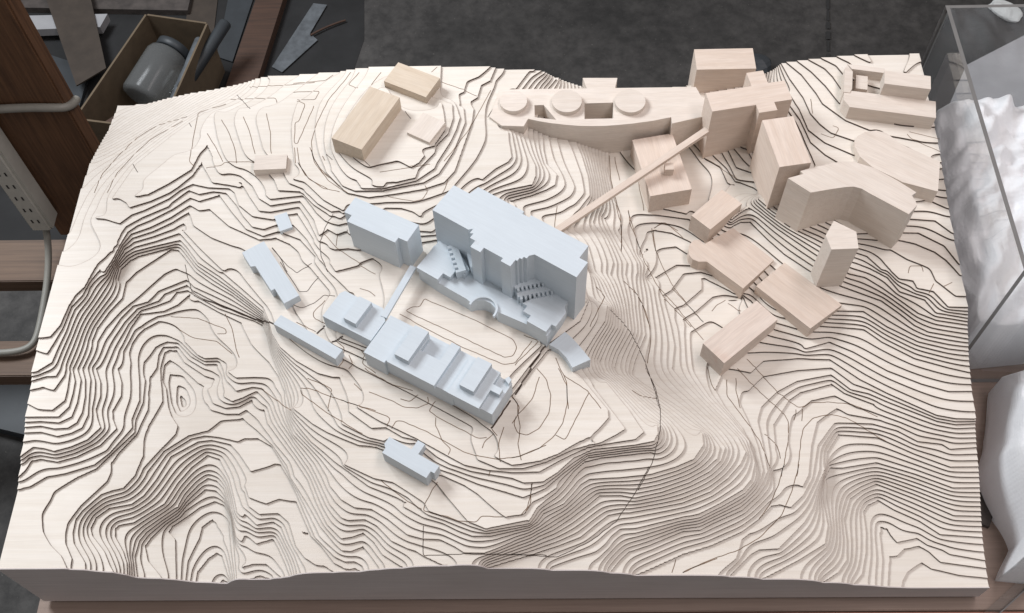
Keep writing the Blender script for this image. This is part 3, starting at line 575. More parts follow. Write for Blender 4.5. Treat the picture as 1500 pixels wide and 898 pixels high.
('model_building','thin flat pale blue bar lying behind the long low blue building, left','model building','blue','pale blue model buildings',[
  ('model_building',167.9,191.9,(304.8,298.6,312.8,311.6,396.9,259.7,388.9,246.8),[])]),
('model_building','oblong pale blue block below the tiny blue cube','model building','blue','pale blue model buildings',[
  ('model_building',170.5,188.7,(248.3,411.2,262.5,420.5,275.7,429.2,283.6,417.1,332.6,343.0,314.2,330.9,299.2,353.6,294.9,350.7,269.4,389.2,263.1,388.7),[])]),
('model_building','tiny pale blue cube, smallest of the blue buildings','model building','blue','pale blue model buildings',[
  ('model_building',175.7,185.7,(283.8,472.6,300.2,479.6,311,454.2,294.6,447.3),[])]),
('model_building','pale blue block with small side wings nearest the front edge','model building','blue','pale blue model buildings',[
  ('model_building',154.8,182.2,(454.3,124.1,457.8,129.9,456.2,135.6,461.7,144.7,489.5,128.1,496.6,139.9,505.4,134.6,497.8,121.9,523.6,106.4,518,97.2,513.7,99.8,508.7,91.4),[])]),
]
BEAMS = [
('covered_walkway','narrow pale blue walkway bridge linking the long low building to the large one','blue',(481.6,375.3,205.9),(447.6,299.2,205.9),8.5,4.0),
('sloping_beam','long thin wood beam sloping from the cross-shaped tower to the large blue building','pink',(883.9,598.2,207.6),(667.1,450.5,173.3),9.5,6.0),
]

# ------------------------------------------------------------------ the relief: heights from the contour lines
T = 0.0026135; WD = 1.2; DP = 0.7243
def solve_heights(nx, ny, wc=30.0, mu=0.15):
    dx = WD/nx; dy = DP/ny; I = []; V = []
    for l, f in CONTOURS:
        p = np.array(f, float).reshape(-1, 2)/1000
        lv = l if isinstance(l, tuple) else (l,)*len(p)
        for a, b, l0, l1 in zip(p[:-1], p[1:], lv[:-1], lv[1:]):
            n = max(2, int(np.linalg.norm(b-a)/(dx*.7))+1); s = np.linspace(0, 1, n)[:, None]; q = a+(b-a)*s
            gx = q[:, 0]/dx; gy = q[:, 1]/dy; ok = (gx >= 0) & (gx < nx) & (gy >= 0) & (gy < ny)
            I.append(np.stack([gx[ok], gy[ok]], 1)); V.append((l0+(l1-l0)*s[:, 0])[ok])
    I = np.concatenate(I); V = np.concatenate(V)
    ix = np.floor(I[:, 0]).astype(int); iy = np.floor(I[:, 1]).astype(int); fx = I[:, 0]-ix; fy = I[:, 1]-iy
    S = nx+1; idx = [iy*S+ix, iy*S+ix+1, (iy+1)*S+ix, (iy+1)*S+ix+1]
    ww = [(1-fx)*(1-fy), fx*(1-fy), (1-fx)*fy, fx*fy]; N = S*(ny+1)
    B = lambda h: sum(a*h[i] for a, i in zip(ww, idx))
    Bt = lambda r: sum(np.bincount(i, a*r, N) for a, i in zip(ww, idx))
    def L(h):
        g = h.reshape(ny+1, S); o = np.zeros_like(g)
        d = np.diff(g, axis=1); o[:, :-1] -= d; o[:, 1:] += d
        d = np.diff(g, axis=0); o[:-1] -= d; o[1:] += d
        return o.ravel()
    A = lambda h: (lambda q: q+mu*L(q))(L(h))+wc*Bt(B(h))
    b = wc*Bt(V); dg = 4+mu*20+wc*sum(np.bincount(i, a*a, N) for a, i in zip(ww, idx))
    if nx > 60:
        c = solve_heights(nx//2, ny//2, wc, mu)
        yy = np.linspace(0, ny//2, ny+1); xx = np.linspace(0, nx//2, nx+1)
        y0 = np.minimum(yy.astype(int), ny//2-1); x0 = np.minimum(xx.astype(int), nx//2-1); ty = (yy-y0)[:, None]; tx = (xx-x0)[None]
        h = (c[y0][:, x0]*(1-ty)*(1-tx)+c[y0][:, x0+1]*(1-ty)*tx+c[y0+1][:, x0]*ty*(1-tx)+c[y0+1][:, x0+1]*ty*tx).ravel()
    else: h = np.full(N, 55.0)
    r = b-A(h); z = r/dg; p = z.copy(); rz = r@z
    for i in range(800 if nx < 100 else 200):
        Ap = A(p); a = rz/(p@Ap); h = h+a*p; r = r-a*Ap; z = r/dg; n = r@z; p = z+n/rz*p; rz = n
        if np.abs(r).max() < 1e-3: break
    return h.reshape(ny+1, nx+1)
NX, NY = 480, 290
HV = solve_heights(NX, NY)+0.06
DX, DY = WD/NX, DP/NY
def level_at(x, y):
    gx = min(max(x/DX, 0), NX-1e-6); gy = min(max(y/DY, 0), NY-1e-6); i = int(gx); j = int(gy); a = gx-i; b = gy-j
    if a+b <= 1: v = HV[j, i]+(HV[j, i+1]-HV[j, i])*a+(HV[j+1, i]-HV[j, i])*b
    else: v = HV[j+1, i+1]+(HV[j+1, i]-HV[j+1, i+1])*(1-a)+(HV[j, i+1]-HV[j+1, i+1])*(1-b)
    return math.floor(v)

# stacked sheets: each sheet is a part; its top face where it is exposed and its laser-cut rim
terrain = empty('terrain_model'); tag(terrain, 'large laser-cut wooden relief of stacked contour sheets filling the picture', 'terrain model')
FL = np.floor(HV).astype(int)
tops = {}; rims = {}; SINGE = 0.0005
same = (FL[:-1, :-1] == FL[:-1, 1:]) & (FL[:-1, :-1] == FL[1:, :-1]) & (FL[:-1, :-1] == FL[1:, 1:])
for j in range(NY):
    i = 0
    while i < NX:
        if same[j, i]:
            k = FL[j, i]; e = i+1
            while e < NX and same[j, e] and FL[j, e] == k: e += 1
            x0, x1, y0, y1 = i*DX, e*DX, j*DY, (j+1)*DY
            tops.setdefault(k, []).append([(x0, y0), (x1, y0), (x1, y1), (x0, y1)]); i = e
        else:
            q = [(i*DX, j*DY, HV[j, i]), ((i+1)*DX, j*DY, HV[j, i+1]), (i*DX, (j+1)*DY, HV[j+1, i]), ((i+1)*DX, (j+1)*DY, HV[j+1, i+1])]
            for tri in ((q[0], q[1], q[2]), (q[3], q[2], q[1])):
                k0 = math.floor(min(p[2] for p in tri)); k1 = math.floor(max(p[2] for p in tri))
                if k0 == k1: tops.setdefault(k0, []).append([p[:2] for p in tri]); continue
                poly = list(tri)
                for k in range(k0+1, k1+1):
                    lo = []; hi = []; cut = []
                    for a, b in zip(poly, poly[1:]+poly[:1]):
                        (lo if a[2] < k else hi).append(a)
                        if (a[2] < k) != (b[2] < k):
                            s = (k-a[2])/(b[2]-a[2]); c = (a[0]+(b[0]-a[0])*s, a[1]+(b[1]-a[1])*s, float(k))
                            lo.append(c); hi.append(c); cut.append(c)
                    if len(lo) > 2: tops.setdefault(k-1, []).append([p[:2] for p in lo])
                    if len(cut) == 2: rims.setdefault(k, []).append((cut[0][:2], cut[1][:2], hi[0] if hi[0] not in cut else hi[1] if hi[1] not in cut else hi[-1]))
                    poly = hi
                    if len(poly) < 3: break
                if len(poly) > 2: tops.setdefault(k1, []).append([p[:2] for p in poly])
            i += 1
for k in sorted(set(tops) | set(rims)):
    V = []; F = []; MI = []
    for poly in tops.get(k, []):
        n = len(V); V += [(x, y, k*T) for x, y in poly]; F.append(tuple(range(n, n+len(poly)))); MI.append(0)
    for a, b, u in rims.get(k, []):
        # thin singed line along the rim, on top of the sheet
        ex, ey = b[0]-a[0], b[1]-a[1]; q = math.hypot(ex, ey)
        if q > 1e-6:
            nx_, ny_ = -ey/q, ex/q
            if (u[0]-a[0])*nx_+(u[1]-a[1])*ny_ < 0: nx_, ny_ = -nx_, -ny_
            nx_ *= SINGE; ny_ *= SINGE; n = len(V); z = k*T+0.00008
            V += [(a[0], a[1], z), (b[0], b[1], z), (b[0]+nx_, b[1]+ny_, z), (a[0]+nx_, a[1]+ny_, z)]; F.append((n, n+1, n+2, n+3)); MI.append(2)
        n = len(V); V += [(a[0], a[1], (k-1)*T), (b[0], b[1], (k-1)*T), (b[0], b[1], k*T), (a[0], a[1], k*T)]
        F.append((n, n+1, n+2, n+3)); MI.append(1)
    mesh_obj('contour_sheet', V, F, [MAT['sheet'], MAT['burnt'], MAT['singe']], MI, terrain)
# outer faces of the block
V = []; F = []
def side(pts):
    for a, b in zip(pts[:-1], pts[1:]):
        z = level_at((a[0]+b[0])/2, (a[1]+b[1])/2)*T; n = len(V)
        V.extend([(a[0], a[1], 0), (b[0], b[1], 0), (b[0], b[1], z), (a[0], a[1], z)]); F.append((n, n+1, n+2, n+3))
xs = np.linspace(0, WD, NX*4+1); ys = np.linspace(0, DP, NY*4+1)
side([(x, 0) for x in xs]); side([(x, DP) for x in xs]); side([(0, y) for y in ys]); side([(WD, y) for y in ys])
mesh_obj('block_side', V, F, MAT['side'], None, terrain)

# thin facing board on the front, its top cut to the smooth profile of the ground
V = []; F = []
for i in range(NX+1):
    z = (HV[0, i]+0.25)*T if i else (HV[0, 0]+0.25)*T; x = i*DX
    V += [(x, -0.0016, 0.0), (x, -0.0016, z), (x, -0.0002, z), (x, -0.0002, 0.0)]
for i in range(NX):
    a = i*4; b = a+4; F += [(a, b, b+1, a+1), (a+1, b+1, b+2, a+2), (a+2, b+2, b+3, a+3)]
F += [(0, 1, 2, 3), (NX*4+3, NX*4+2, NX*4+1, NX*4)]
mesh_obj('front_facing', V, F, MAT['side'], None, terrain)

# engraved roads and cut lines, draped over the sheets
def drape(style_set, width, mat, name):
    for st, f in ENGRAVED:
        if st not in style_set: continue
        V = []; F = []
        p = np.array(f, float).reshape(-1, 2)/1000
        # round the corners a little, then sample
        for _ in range(2):
            if len(p) > 2:
                q = [p[0]]
                for a, b in zip(p[:-1], p[1:]): q += [a*.75+b*.25, a*.25+b*.75]
                q.append(p[-1]); p = np.array(q)
        pts = []
        for a, b in zip(p[:-1], p[1:]):
            n = max(1, int(np.linalg.norm(b-a)/0.0012)); pts += [a+(b-a)*i/n for i in range(n)]
        pts.append(p[-1])
        for a, b in zip(pts[:-1], pts[1:]):
            d = b-a; L_ = np.linalg.norm(d)
            if L_ < 1e-7: continue
            n_ = np.array([-d[1], d[0]])/L_*width/2; m_ = (a+b)/2
            z = level_at(m_[0], m_[1])*T+0.00015; e = d/L_*0.0001; n = len(V)
            V.extend([(*(a-n_-e), z), (*(b-n_+e), z), (*(b+n_+e), z), (*(a+n_-e), z)]); F.append((n, n+1, n+2, n+3))
        if F: mesh_obj(name, V, F, mat, None, terrain)
drape((0,), 0.00095, MAT['engrave'], 'engraved_line')
drape((1,), 0.0009, MAT['cut'], 'cut_line')
drape((2,), 0.0022, MAT['cut'], 'cut_line')

# ------------------------------------------------------------------ model buildings
def prism(name, outline, z0, z1, holes, mat, parent=None):
    loops = [[Vector((x, y, 0)) for x, y in lp] for lp in [outline]+holes]
    tris = tessellate_polygon(loops); flat = [v for lp in loops for v in lp]; n = len(flat)
    V = [(v.x, v.y, z0) for v in flat]+[(v.x, v.y, z1) for v in flat]
    F = [(a+n, b+n, c+n) for a, b, c in tris]+[(c, b, a) for a, b, c in tris]; s = 0
    for lp in loops:
        m = len(lp)
        for i in range(m): a = s+i; b = s+(i+1) % m; F.append((a, b, b+n, a+n))
        s += m
    o = mesh_obj(name, V, F, mat, None, parent)
    bm = bmesh.new(); bm.from_mesh(o.data); bmesh.ops.recalc_face_normals(bm, faces=bm.faces); bm.to_mesh(o.data); bm.free()
    return o
def pts(f, c, a):
    p = np.array(f, float).reshape(-1, 2)/1000-c; ca, sa = math.cos(-a), math.sin(-a)
    return [(x*ca-y*sa, x*sa+y*ca) for x, y in p]
for name, label, cat, wd, group, parts in BUILDINGS:
    o0 = np.array(parts[0][3], float).reshape(-1, 2)/1000
    e = np.roll(o0, -1, 0)-o0; q = e[np.argmax(np.linalg.norm(e, axis=1))]; ang = math.atan2(q[1], q[0]); c = o0.mean(0)
    m = MAT['streak' if 'streak' in label and 'frontmost' in label else wd]
    zb = min(p[1] for p in parts)/1000
    if len(parts) == 1:
        pn, z0, z1, out, hl = parts[0]
        ob = prism(name, pts(out, c, ang), z0/1000-zb, z1/1000-zb, [pts(h, c, ang) for h in hl], m)
    else:
        ob = empty(name)
        for pn, z0, z1, out, hl in parts: prism(pn, pts(out, c, ang), z0/1000-zb, z1/1000-zb, [pts(h, c, ang) for h in hl], m, ob)
    ob.location = (c[0], c[1], zb); ob.rotation_euler = (0, 0, ang)
    tag(ob, label, cat, group)
for name, label, wd, A, B, wdt, th in BEAMS:
    A = Vector(A)/1000; B = Vector(B)/1000; d = B-A; L_ = d.length
    hw = wdt/2000; t_ = th/1000
    V = [(x, y, z) for x in (0, L_) for y in (-hw, hw) for z in (-t_, 0)]
    ob = mesh_obj(name, V, [(0, 1, 3, 2), (4, 6, 7, 5), (0, 4, 5, 1), (2, 3, 7, 6), (0, 2, 6, 4), (1, 5, 7, 3)], MAT[wd])
    ob.location = A; ob.rotation_euler = (0, -math.asin(d.z/L_), math.atan2(d.y, d.x))
    tag(ob, label, 'model bridge')
# ------------------------------------------------------------------ bridge post, plinth, table
def box(name, x0, x1, y0, y1, z0, z1, mat, parent=None, bev=0.0):
    bm = bmesh.new(); bmesh.ops.create_cube(bm, size=1.0)
    for v in bm.verts: v.co = Vector((x0+(v.co.x+.5)*(x1-x0), y0+(v.co.y+.5)*(y1-y0), z0+(v.co.z+.5)*(z1-z0)))
    if bev: bmesh.ops.bevel(bm, geom=list(bm.edges), offset=bev, segments=2, affect='EDGES')
    me = bpy.data.meshes.new(name); bm.to_mesh(me); bm.free(); me.materials.append(mat)
    o = bpy.data.objects.new(name, me); COL.objects.link(o)
    if parent: o.parent = parent
    return o
def quad_slab(name, q, z0, z1, mat, parent=None):
    return prism(name, q, z0, z1, [], mat, parent)
def tube(name, path, r, mat, parent=None, seg=10):
    cu = bpy.data.curves.new(name, 'CURVE'); cu.dimensions = '3D'; cu.bevel_depth = r; cu.bevel_resolution = 4
    s = cu.splines.new('NURBS'); s.points.add(len(path)-1); s.order_u = 4; s.use_endpoint_u = True
    for p, c in zip(s.points, path): p.co = (*c, 1)
    tmp = bpy.data.objects.new(name, cu); COL.objects.link(tmp)
    me = bpy.data.meshes.new_from_object(tmp); bpy.data.objects.remove(tmp); bpy.data.curves.remove(cu)
    me.materials.append(mat); me.polygons.foreach_set('use_smooth', np.ones(len(me.polygons), dtype=bool))
    o = bpy.data.objects.new(name, me); COL.objects.link(o)
    if parent: o.parent = parent
    return o
MAT['plinth'] = plain('plinth_dark', (0.05, 0.04, 0.035), 0.8)
MAT['table'] = wood('table_plywood', (0.33, 0.245, 0.20), (0.26, 0.19, 0.155), gl=1.5, rough=0.6, bump=0.05)
MAT['redwood'] = wood('red_brown_rail', (0.48, 0.22, 0.15), (0.36, 0.16, 0.11), gl=1.5, rough=0.5, bump=0.05)
MAT['timber'] = wood('rack_timber', (0.17, 0.085, 0.042), (0.075, 0.035, 0.017), gl=2.5, rough=0.65, bump=0.15)
MAT['rail'] = wood('rack_rail_timber', (0.155, 0.095, 0.06), (0.09, 0.052, 0.032), gl=1.2, rough=0.65, bump=0.12)
MAT['card'] = plain('brown_cardboard', (0.12, 0.088, 0.055), 0.85, 0.15, 30)
MAT['paper'] = plain('kraft_paper', (0.045, 0.034, 0.026), 0.85, 0.2, 25)
MAT['plank'] = wood('floor_plank', (0.07, 0.034, 0.02), (0.04, 0.02, 0.012), gl=2, rough=0.7)
MAT['white'] = plain('off_white_plastic', (0.52, 0.51, 0.46), 0.4, 0.05, 60)
MAT['black'] = plain('socket_black', (0.02, 0.02, 0.02), 0.6)
MAT['cable'] = plain('grey_cable', (0.26, 0.25, 0.22), 0.5, 0.06, 60)
MAT['greyboard'] = plain('grey_board', (0.30, 0.30, 0.31), 0.6, 0.12, 14)
MAT['slate'] = plain('slate_plastic', (0.028, 0.033, 0.038), 0.5, 0.2, 14)
MAT['tape'] = plain('clear_tape', (0.10, 0.11, 0.12), 0.35, 0.3, 40)
MAT['tissue'] = plain('white_tissue', (0.65, 0.67, 0.66), 0.8, 0.1, 30)
MAT['debris'] = plain('dark_debris', (0.06, 0.05, 0.045), 0.8, 0.4, 30)

tb = empty('work_table', (0, 0, -0.008)); tag(tb, 'brown plywood table under the relief, seen along its front and right', 'table')
box('table_top', -0.010, 1.95, -0.0165, 0.74, -0.030, 0.0, MAT['table'], tb, 0.001)
box('front_rail', -0.006, 1.95, -0.034, -0.0175, -0.034, -0.004, MAT['redwood'], tb, 0.001)
for x in (0.05, 1.88):
    for y in (0.03, 0.68): box('leg', x-.03, x+.03, y-.03, y+.03, -0.692, -0.0305, MAT['rail'], tb)
box('plinth', 0.010, WD-0.014, 0.008, DP-0.01, -0.0079, -0.0002, MAT['plinth'], terrain)
post = box('beam_post', -0.006, 0.006, -0.006, 0.006, 0.0, 0.014, MAT['pink'])
post.location = (0.8285, 0.5455, 0.178); tag(post, 'tiny wood post under the sloping beam, on the low block', 'model post')

# floor
m, t, b = nt('dark_concrete_floor')
v = coords(t, (1, 1, 1)); f1 = noise(t, v, 2.2, 6, 0.65); f2 = noise(t, v, 28, 5, 0.7); f3 = noise(t, v, 170, 2, 0.5)
c = ramp(t, f1, [(0.30, (0.020, 0.019, 0.018)), (0.70, (0.062, 0.058, 0.055))])
c = mix(t, c, ramp(t, f2, [(0.35, (0.55, 0.55, 0.55)), (0.65, (1.25, 1.25, 1.25))]), 1.0, 'MULTIPLY')
c = mix(t, c, (0.14, 0.13, 0.12), ramp(t, f3, [(0.70, (0, 0, 0)), (0.78, (0.9, 0.9, 0.9))]))
t.links.new(c, b.inputs['Base Color']); b.inputs['Roughness'].default_value = 0.75
bp = t.nodes.new('ShaderNodeBump'); bp.inputs['Strength'].default_value = 0.3; bp.inputs['Distance'].default_value = 0.004
t.links.new(f2, bp.inputs['Height']); t.links.new(bp.outputs[0], b.inputs['Normal']); MAT['floor'] = m
FZ = -0.70
fl = mesh_obj('floor', [(-8, -8, FZ), (10, -8, FZ), (10, 10, FZ), (-8, 10, FZ)], [(0, 1, 2, 3)], m); tag(fl, kind='structure')
# joint in the floor, a row of short dark dashes
random.seed(5)
jt = []
V = []; F = []
y = 1.40
while y < 2.6:
    L_ = random.uniform(.02, .05); x = 1.388+(y-1.4)*.148; wv = random.uniform(.003, .006); n = len(V)
    V += [(x-wv, y, FZ+.004), (x+wv, y, FZ+.004), (x+wv+L_*.148, y+L_, FZ+.004), (x-wv+L_*.148, y+L_, FZ+.004)]; F.append((n, n+1, n+2, n+3)); y += L_+random.uniform(.004, .012)
jo = mesh_obj('floor_joint', V, F, MAT['black']); tag(jo, kind='structure')

# timber rack at the left
rk = empty('timber_rack', (-0.3, 0.8, FZ)); tag(rk, 'brown timber shelving rack left of the relief, upright plank on two rails', 'shelf rack')
def rbox(name, x0, x1, y0, y1, z0, z1, mat, bev=0.002):
    o = box(name, x0+.3, x1+.3, y0-.8, y1-.8, z0-FZ, z1-FZ, mat, rk, bev); return o
def plank_z(name, x0, x1, y0, y1, z0, z1, mat):
    # upright plank with its grain running up: built lying along x, then stood up
    L_ = z1-z0; o = box(name, 0, L_, 0, x1-x0, 0, y1-y0, mat, rk, 0.003)
    o.matrix_local = Matrix(((0, 1, 0, x0+.3), (0, 0, 1, y0-.8), (1, 0, 0, z0-FZ), (0, 0, 0, 1)))
    return o
plank_z('upright', -0.318, -0.156, 0.842, 0.880, -0.38, 1.15, MAT['timber'])
rbox('rail', -0.95, -0.12, 0.735, 0.835, -0.42, -0.382, MAT['rail'])
rbox('rail', -0.95, -0.10, 0.535, 0.612, -0.44, -0.402, MAT['rail'])
for x in (-0.93,): 
    plank_z('leg', x, x+.06, 0.76, 0.82, FZ, -0.4205, MAT['timber']); plank_z('leg', x, x+.06, 0.54, 0.60, FZ, -0.4405, MAT['timber'])
plank_z('leg', -0.16, -0.11, 0.76, 0.82, FZ, -0.4205, MAT['timber']); plank_z('leg', -0.16, -0.11, 0.54, 0.60, FZ, -0.4405, MAT['timber'])
# power strip on the upright
ps = empty('power_strip', (-0.31, 0.815, -0.30)); tag(ps, 'off-white power strip fixed upright on the timber plank', 'power strip')
box('housing', -0.022, 0.022, -0.020, 0.026, 0.0, 0.42, MAT['white'], ps, 0.006)
for i in range(5):
    z = 0.035+i*0.036
    s_ = box('socket', -0.0235, -0.0221, -0.012, 0.012, z-.012, z+.012, MAT['white'], ps, 0.0003)
    for dy, dz, h in ((-.005, .003, .004), (.005, .003, .004), (0, -.006, .0025)):
        box('slot', -0.0242, -0.0236, dy-.0012, dy+.0012, z+dz-h/2, z+dz+h/2, MAT['black'], s_)
    for dx in (-.006, .006): box('slot', dx-.0015, dx+.0015, -0.0206, -0.0201, z-.005, z+.005, MAT['black'], s_)
ca = tube('power_cable', [(-.31, .815, -.295), (-.312, .80, -.33), (-.312, .75, -.36), (-.312, .69, -.375), (-.312, .62, -.385), (-.318, .585, -.388), (-.37, .575, -.388), (-.45, .58, -.388), (-.6, .60, -.388)], .0065, MAT['cable'])
tag(ca, 'grey cable hanging from the bottom of the power strip', 'cable')
ca = tube('wrapped_cord', [(-.60, .835, .00), (-.40, .834, .01), (-.33, .833, .004), (-.27, .832, .010), (-.21, .833, .012), (-.165, .834, .008), (-.150, .845, -.002), (-.150, .87, -.01)], .0075, MAT['cable'])
tag(ca, 'pale cord running sideways across the timber plank', 'cord')
sp = quad_slab('slate_sheet', [(-.62, .58), (-.30, .50), (-.24, .60), (-.33, .74), (-.62, .76)], FZ+.0012, FZ+.03, MAT['slate']); tag(sp, 'dark slate-grey sheet lying under the rack rails', 'sheet')

# open carton with a jar on the floor
cb = empty('cardboard_box', (-0.3, 1.45, FZ+.001)); tag(cb, 'open brown cardboard box on the floor behind the relief', 'box')
RIM = [(-.331, 1.623), (-.176, 1.590), (-.235, 1.250), (-.437, 1.285)]
loc = [(x+.3, y-1.45) for x, y in RIM]
for i in range(4):
    a = Vector(loc[i]); b_ = Vector(loc[(i+1) % 4]); d = (b_-a).normalized(); n_ = Vector((-d.y, d.x))*-.005
    prism('side', [tuple(a), tuple(b_), tuple(b_-n_-d*.0001), tuple(a-n_+d*.0001)], 0.0, 0.17+.0007*i, [], MAT['card'], cb)
prism('bottom', [tuple(Vector(p)*.96) for p in loc], 0.002, 0.006, [], MAT['card'], cb)
MAT['jar'] = None
m, t, b = nt('cloudy_plastic'); b.inputs['Base Color'].default_value = (0.26, 0.268, 0.268, 1); b.inputs['Roughness'].default_value = 0.18
b.inputs['Transmission Weight'].default_value = 0.35; b.inputs['IOR'].default_value = 1.3; tj = t.nodes.new('ShaderNodeBsdfTransparent'); tj.inputs[0].default_value = (0.75, 0.77, 0.77, 1); mj = t.nodes.new('ShaderNodeMixShader'); mj.inputs[0].default_value = 0.5; t.links.new(b.outputs[0], mj.inputs[1]); t.links.new(tj.outputs[0], mj.inputs[2]); t.links.new(mj.outputs[0], t.nodes['Material Output'].inputs[0]); MAT['jar'] = m
def lathe(name, prof, mat, parent=None, n=32):
    V = [(r*math.cos(2*math.pi*i/n), r*math.sin(2*math.pi*i/n), z) for r, z in prof for i in range(n)]
    F = [(k*n+i, k*n+(i+1) % n, (k+1)*n+(i+1) % n, (k+1)*n+i) for k in range(len(prof)-1) for i in range(n)]
    F += [tuple(range(n))[::-1], tuple(range((len(prof)-1)*n, len(prof)*n))]
    return mesh_obj(name, V, F, mat, None, parent, True)
jar = empty('plastic_jar', (-.325, 1.40, FZ+.105)); tag(jar, 'cloudy clear plastic jar lying inside the cardboard box', 'jar')
lathe('body', [(.040, 0), (.052, .004), (.055, .012), (.055, .125), (.050, .138), (.038, .146)], MAT['jar'], jar)
lathe('lid', [(.040, .1465), (.043, .148), (.043, .166), (.040, .168)], MAT['slate'], jar)
jar.rotation_euler = (math.radians(-80), 0, math.radians(-24))
for (x, y, z, rx, rz, L_, mt, lb) in ((-.225, 1.42, -.585, -82, -24, .22, 'slate', 'dark plastic tube beside the jar in the box'), (-.245, 1.38, -.60, -80, -15, .20, 'tape', 'pale clear tube in front of the jar in the box')):
    o = lathe('tube', [(.014, 0), (.016, .004), (.016, L_-.004), (.014, L_)], MAT[mt]); o.location = (x, y, z); o.rotation_euler = (math.radians(rx), 0, math.radians(rz)); tag(o, lb, 'tube')
o = quad_slab('wood_scrap', [(-.42, 1.30), (-.36, 1.36), (-.32, 1.33), (-.38, 1.27)], -.60, -.585, MAT['plank']); tag(o, 'small reddish wood scrap at the near end of the box', 'scrap')
mt_ = prism('floor_shade', [(-1.9, .95), (-1.9, 2.7), (.20, 2.7), (.16, 2.1), (.19, 1.7), (.12, 1.3), (.0, .95)], FZ+.0005, FZ+.0009, [], plain('shade_black', (0.010, 0.010, 0.0105), 0.8, 0.5, 9)); tag(mt_, 'thin black sheet of painted shade on the floor under the box and planks', 'painted shade')  # near-black sheet added as painted shade over the dim part of the floor
# boards and scraps on the floor
def slab(name, q, z0, z1, mat, label, cat): o = quad_slab(name, q, z0, z1, mat); tag(o, label, cat); return o
slab('plank', [(-.105, 1.90), (-.03, 1.90), (-.075, 1.50), (-.155, 1.48)], FZ+.0012, FZ+.03, MAT['plank'], 'reddish brown plank on the floor right of the cardboard box', 'plank')
slab('kraft_strip', [(-.735, 1.93), (-.60, 1.93), (-.465, 1.56), (-.53, 1.50)], FZ+.048, FZ+.052, MAT['paper'], 'brown kraft strip lying across the floor boards', 'paper strip')
slab('pale_slat', [(-.86, 1.762), (-.505, 1.765), (-.515, 1.716), (-.86, 1.705)], FZ+.021, FZ+.045, MAT['greyboard'], 'pale grey slat under the kraft strip', 'slat')
slab('dark_board', [(-.95, 1.90), (-.30, 1.86), (-.30, 1.80), (-.95, 1.83)], FZ+.0012, FZ+.02, MAT['debris'], 'dark board behind the pale slat', 'board')
slab('slate_offcut', [(-.72, 1.68), (-.53, 1.60), (-.53, 1.40), (-.66, 1.44)], FZ+.0012, FZ+.012, MAT['slate'], 'blue-grey offcut between the upright plank and the box', 'panel')
slab('kraft_flap', [(-.31, 1.86), (-.23, 1.86), (-.22, 1.70), (-.30, 1.68)], FZ+.0012, FZ+.004, MAT['paper'], 'brown paper flap behind the cardboard box', 'paper')
slab('grey_slab', [(-.20, 1.95), (-.12, 1.95), (-.155, 1.62), (-.20, 1.64)], FZ+.0012, FZ+.006, MAT['slate'], 'dark grey floor patch between the box and the plank', 'sheet')
slab('tape_strip', [(.040, 1.835), (.078, 1.828), (.042, 1.72), (.065, 1.695), (-.018, 1.58), (-.047, 1.60)], FZ+.0045, FZ+.006, MAT['tape'], 'torn grey strip of tape on the dark floor', 'tape')
tw = tube('thin_stick', [(.045, 1.71, FZ+.009), (.09, 1.745, FZ+.010), (.135, 1.765, FZ+.008)], .003, MAT['plank']); tag(tw, 'thin reddish stick beside the torn tape', 'stick')

def crumple(name, cx, cy, cz, rx, ry, rz, mat, seed, n=3, amp=.35):
    bm = bmesh.new(); bmesh.ops.create_icosphere(bm, subdivisions=n, radius=1.0)
    r = random.Random(seed); fr = [(Vector((r.uniform(-4, 4), r.uniform(-4, 4), r.uniform(-4, 4))), r.uniform(0, 6)) for _ in range(9)]
    for v in bm.verts:
        d = 1+amp*sum(math.sin(k.dot(v.co)+p) for k, p in fr)/5
        v.co = Vector((v.co.x*d*rx, v.co.y*d*ry, max(v.co.z*d*rz, -rz*.5)))
    me = bpy.data.meshes.new(name); bm.to_mesh(me); bm.free(); me.materials.append(mat)
    o = bpy.data.objects.new(name, me); COL.objects.link(o); o.location = (cx, cy, cz); return o
o = crumple('crumpled_tissue', 1.905, 1.755, FZ+.014, .05, .022, .018, MAT['tissue'], 3); o.rotation_euler = (0, 0, -.8); tag(o, 'small crumpled white tissue on the floor behind the clear case', 'tissue')
o = crumple('crumpled_wrapper', 1.20, 1.56, FZ+.02, .06, .035, .03, MAT['slate'], 8); tag(o, 'dark crumpled wrapper on the floor behind the rear tower', 'wrapper')

# ------------------------------------------------------------------ clear acrylic case and plastic wrap at the right
m = bpy.data.materials.new('clear_acrylic'); m.use_nodes = True; t = m.node_tree; t.nodes.clear()
out = t.nodes.new('ShaderNodeOutputMaterial'); tr = t.nodes.new('ShaderNodeBsdfTransparent'); tr.inputs[0].default_value = (0.955, 0.962, 0.965, 1)
gl = t.nodes.new('ShaderNodeBsdfGlossy'); gl.inputs['Roughness'].default_value = 0.04; lw = t.nodes.new('ShaderNodeLayerWeight'); pw = t.nodes.new('ShaderNodeMath'); pw.operation = 'POWER'; pw.inputs[1].default_value = 5.0; fr = t.nodes.new('ShaderNodeMath'); fr.operation = 'MULTIPLY_ADD'; fr.inputs[1].default_value = 0.93; fr.inputs[2].default_value = 0.05; t.links.new(lw.outputs['Facing'], pw.inputs[0]); t.links.new(pw.outputs[0], fr.inputs[0])
mx = t.nodes.new('ShaderNodeMixShader'); t.links.new(fr.outputs[0], mx.inputs[0]); t.links.new(tr.outputs[0], mx.inputs[1]); t.links.new(gl.outputs[0], mx.inputs[2]); t.links.new(mx.outputs[0], out.inputs[0])
MAT['acrylic'] = m
MAT['acrylic_edge'] = plain('acrylic_cut_edge', (0.17, 0.165, 0.16), 0.3, 0.08, 30)
ac = empty('acrylic_case', (1.22, 0.306, -0.008)); tag(ac, 'clear acrylic display case standing right of the relief', 'display case')
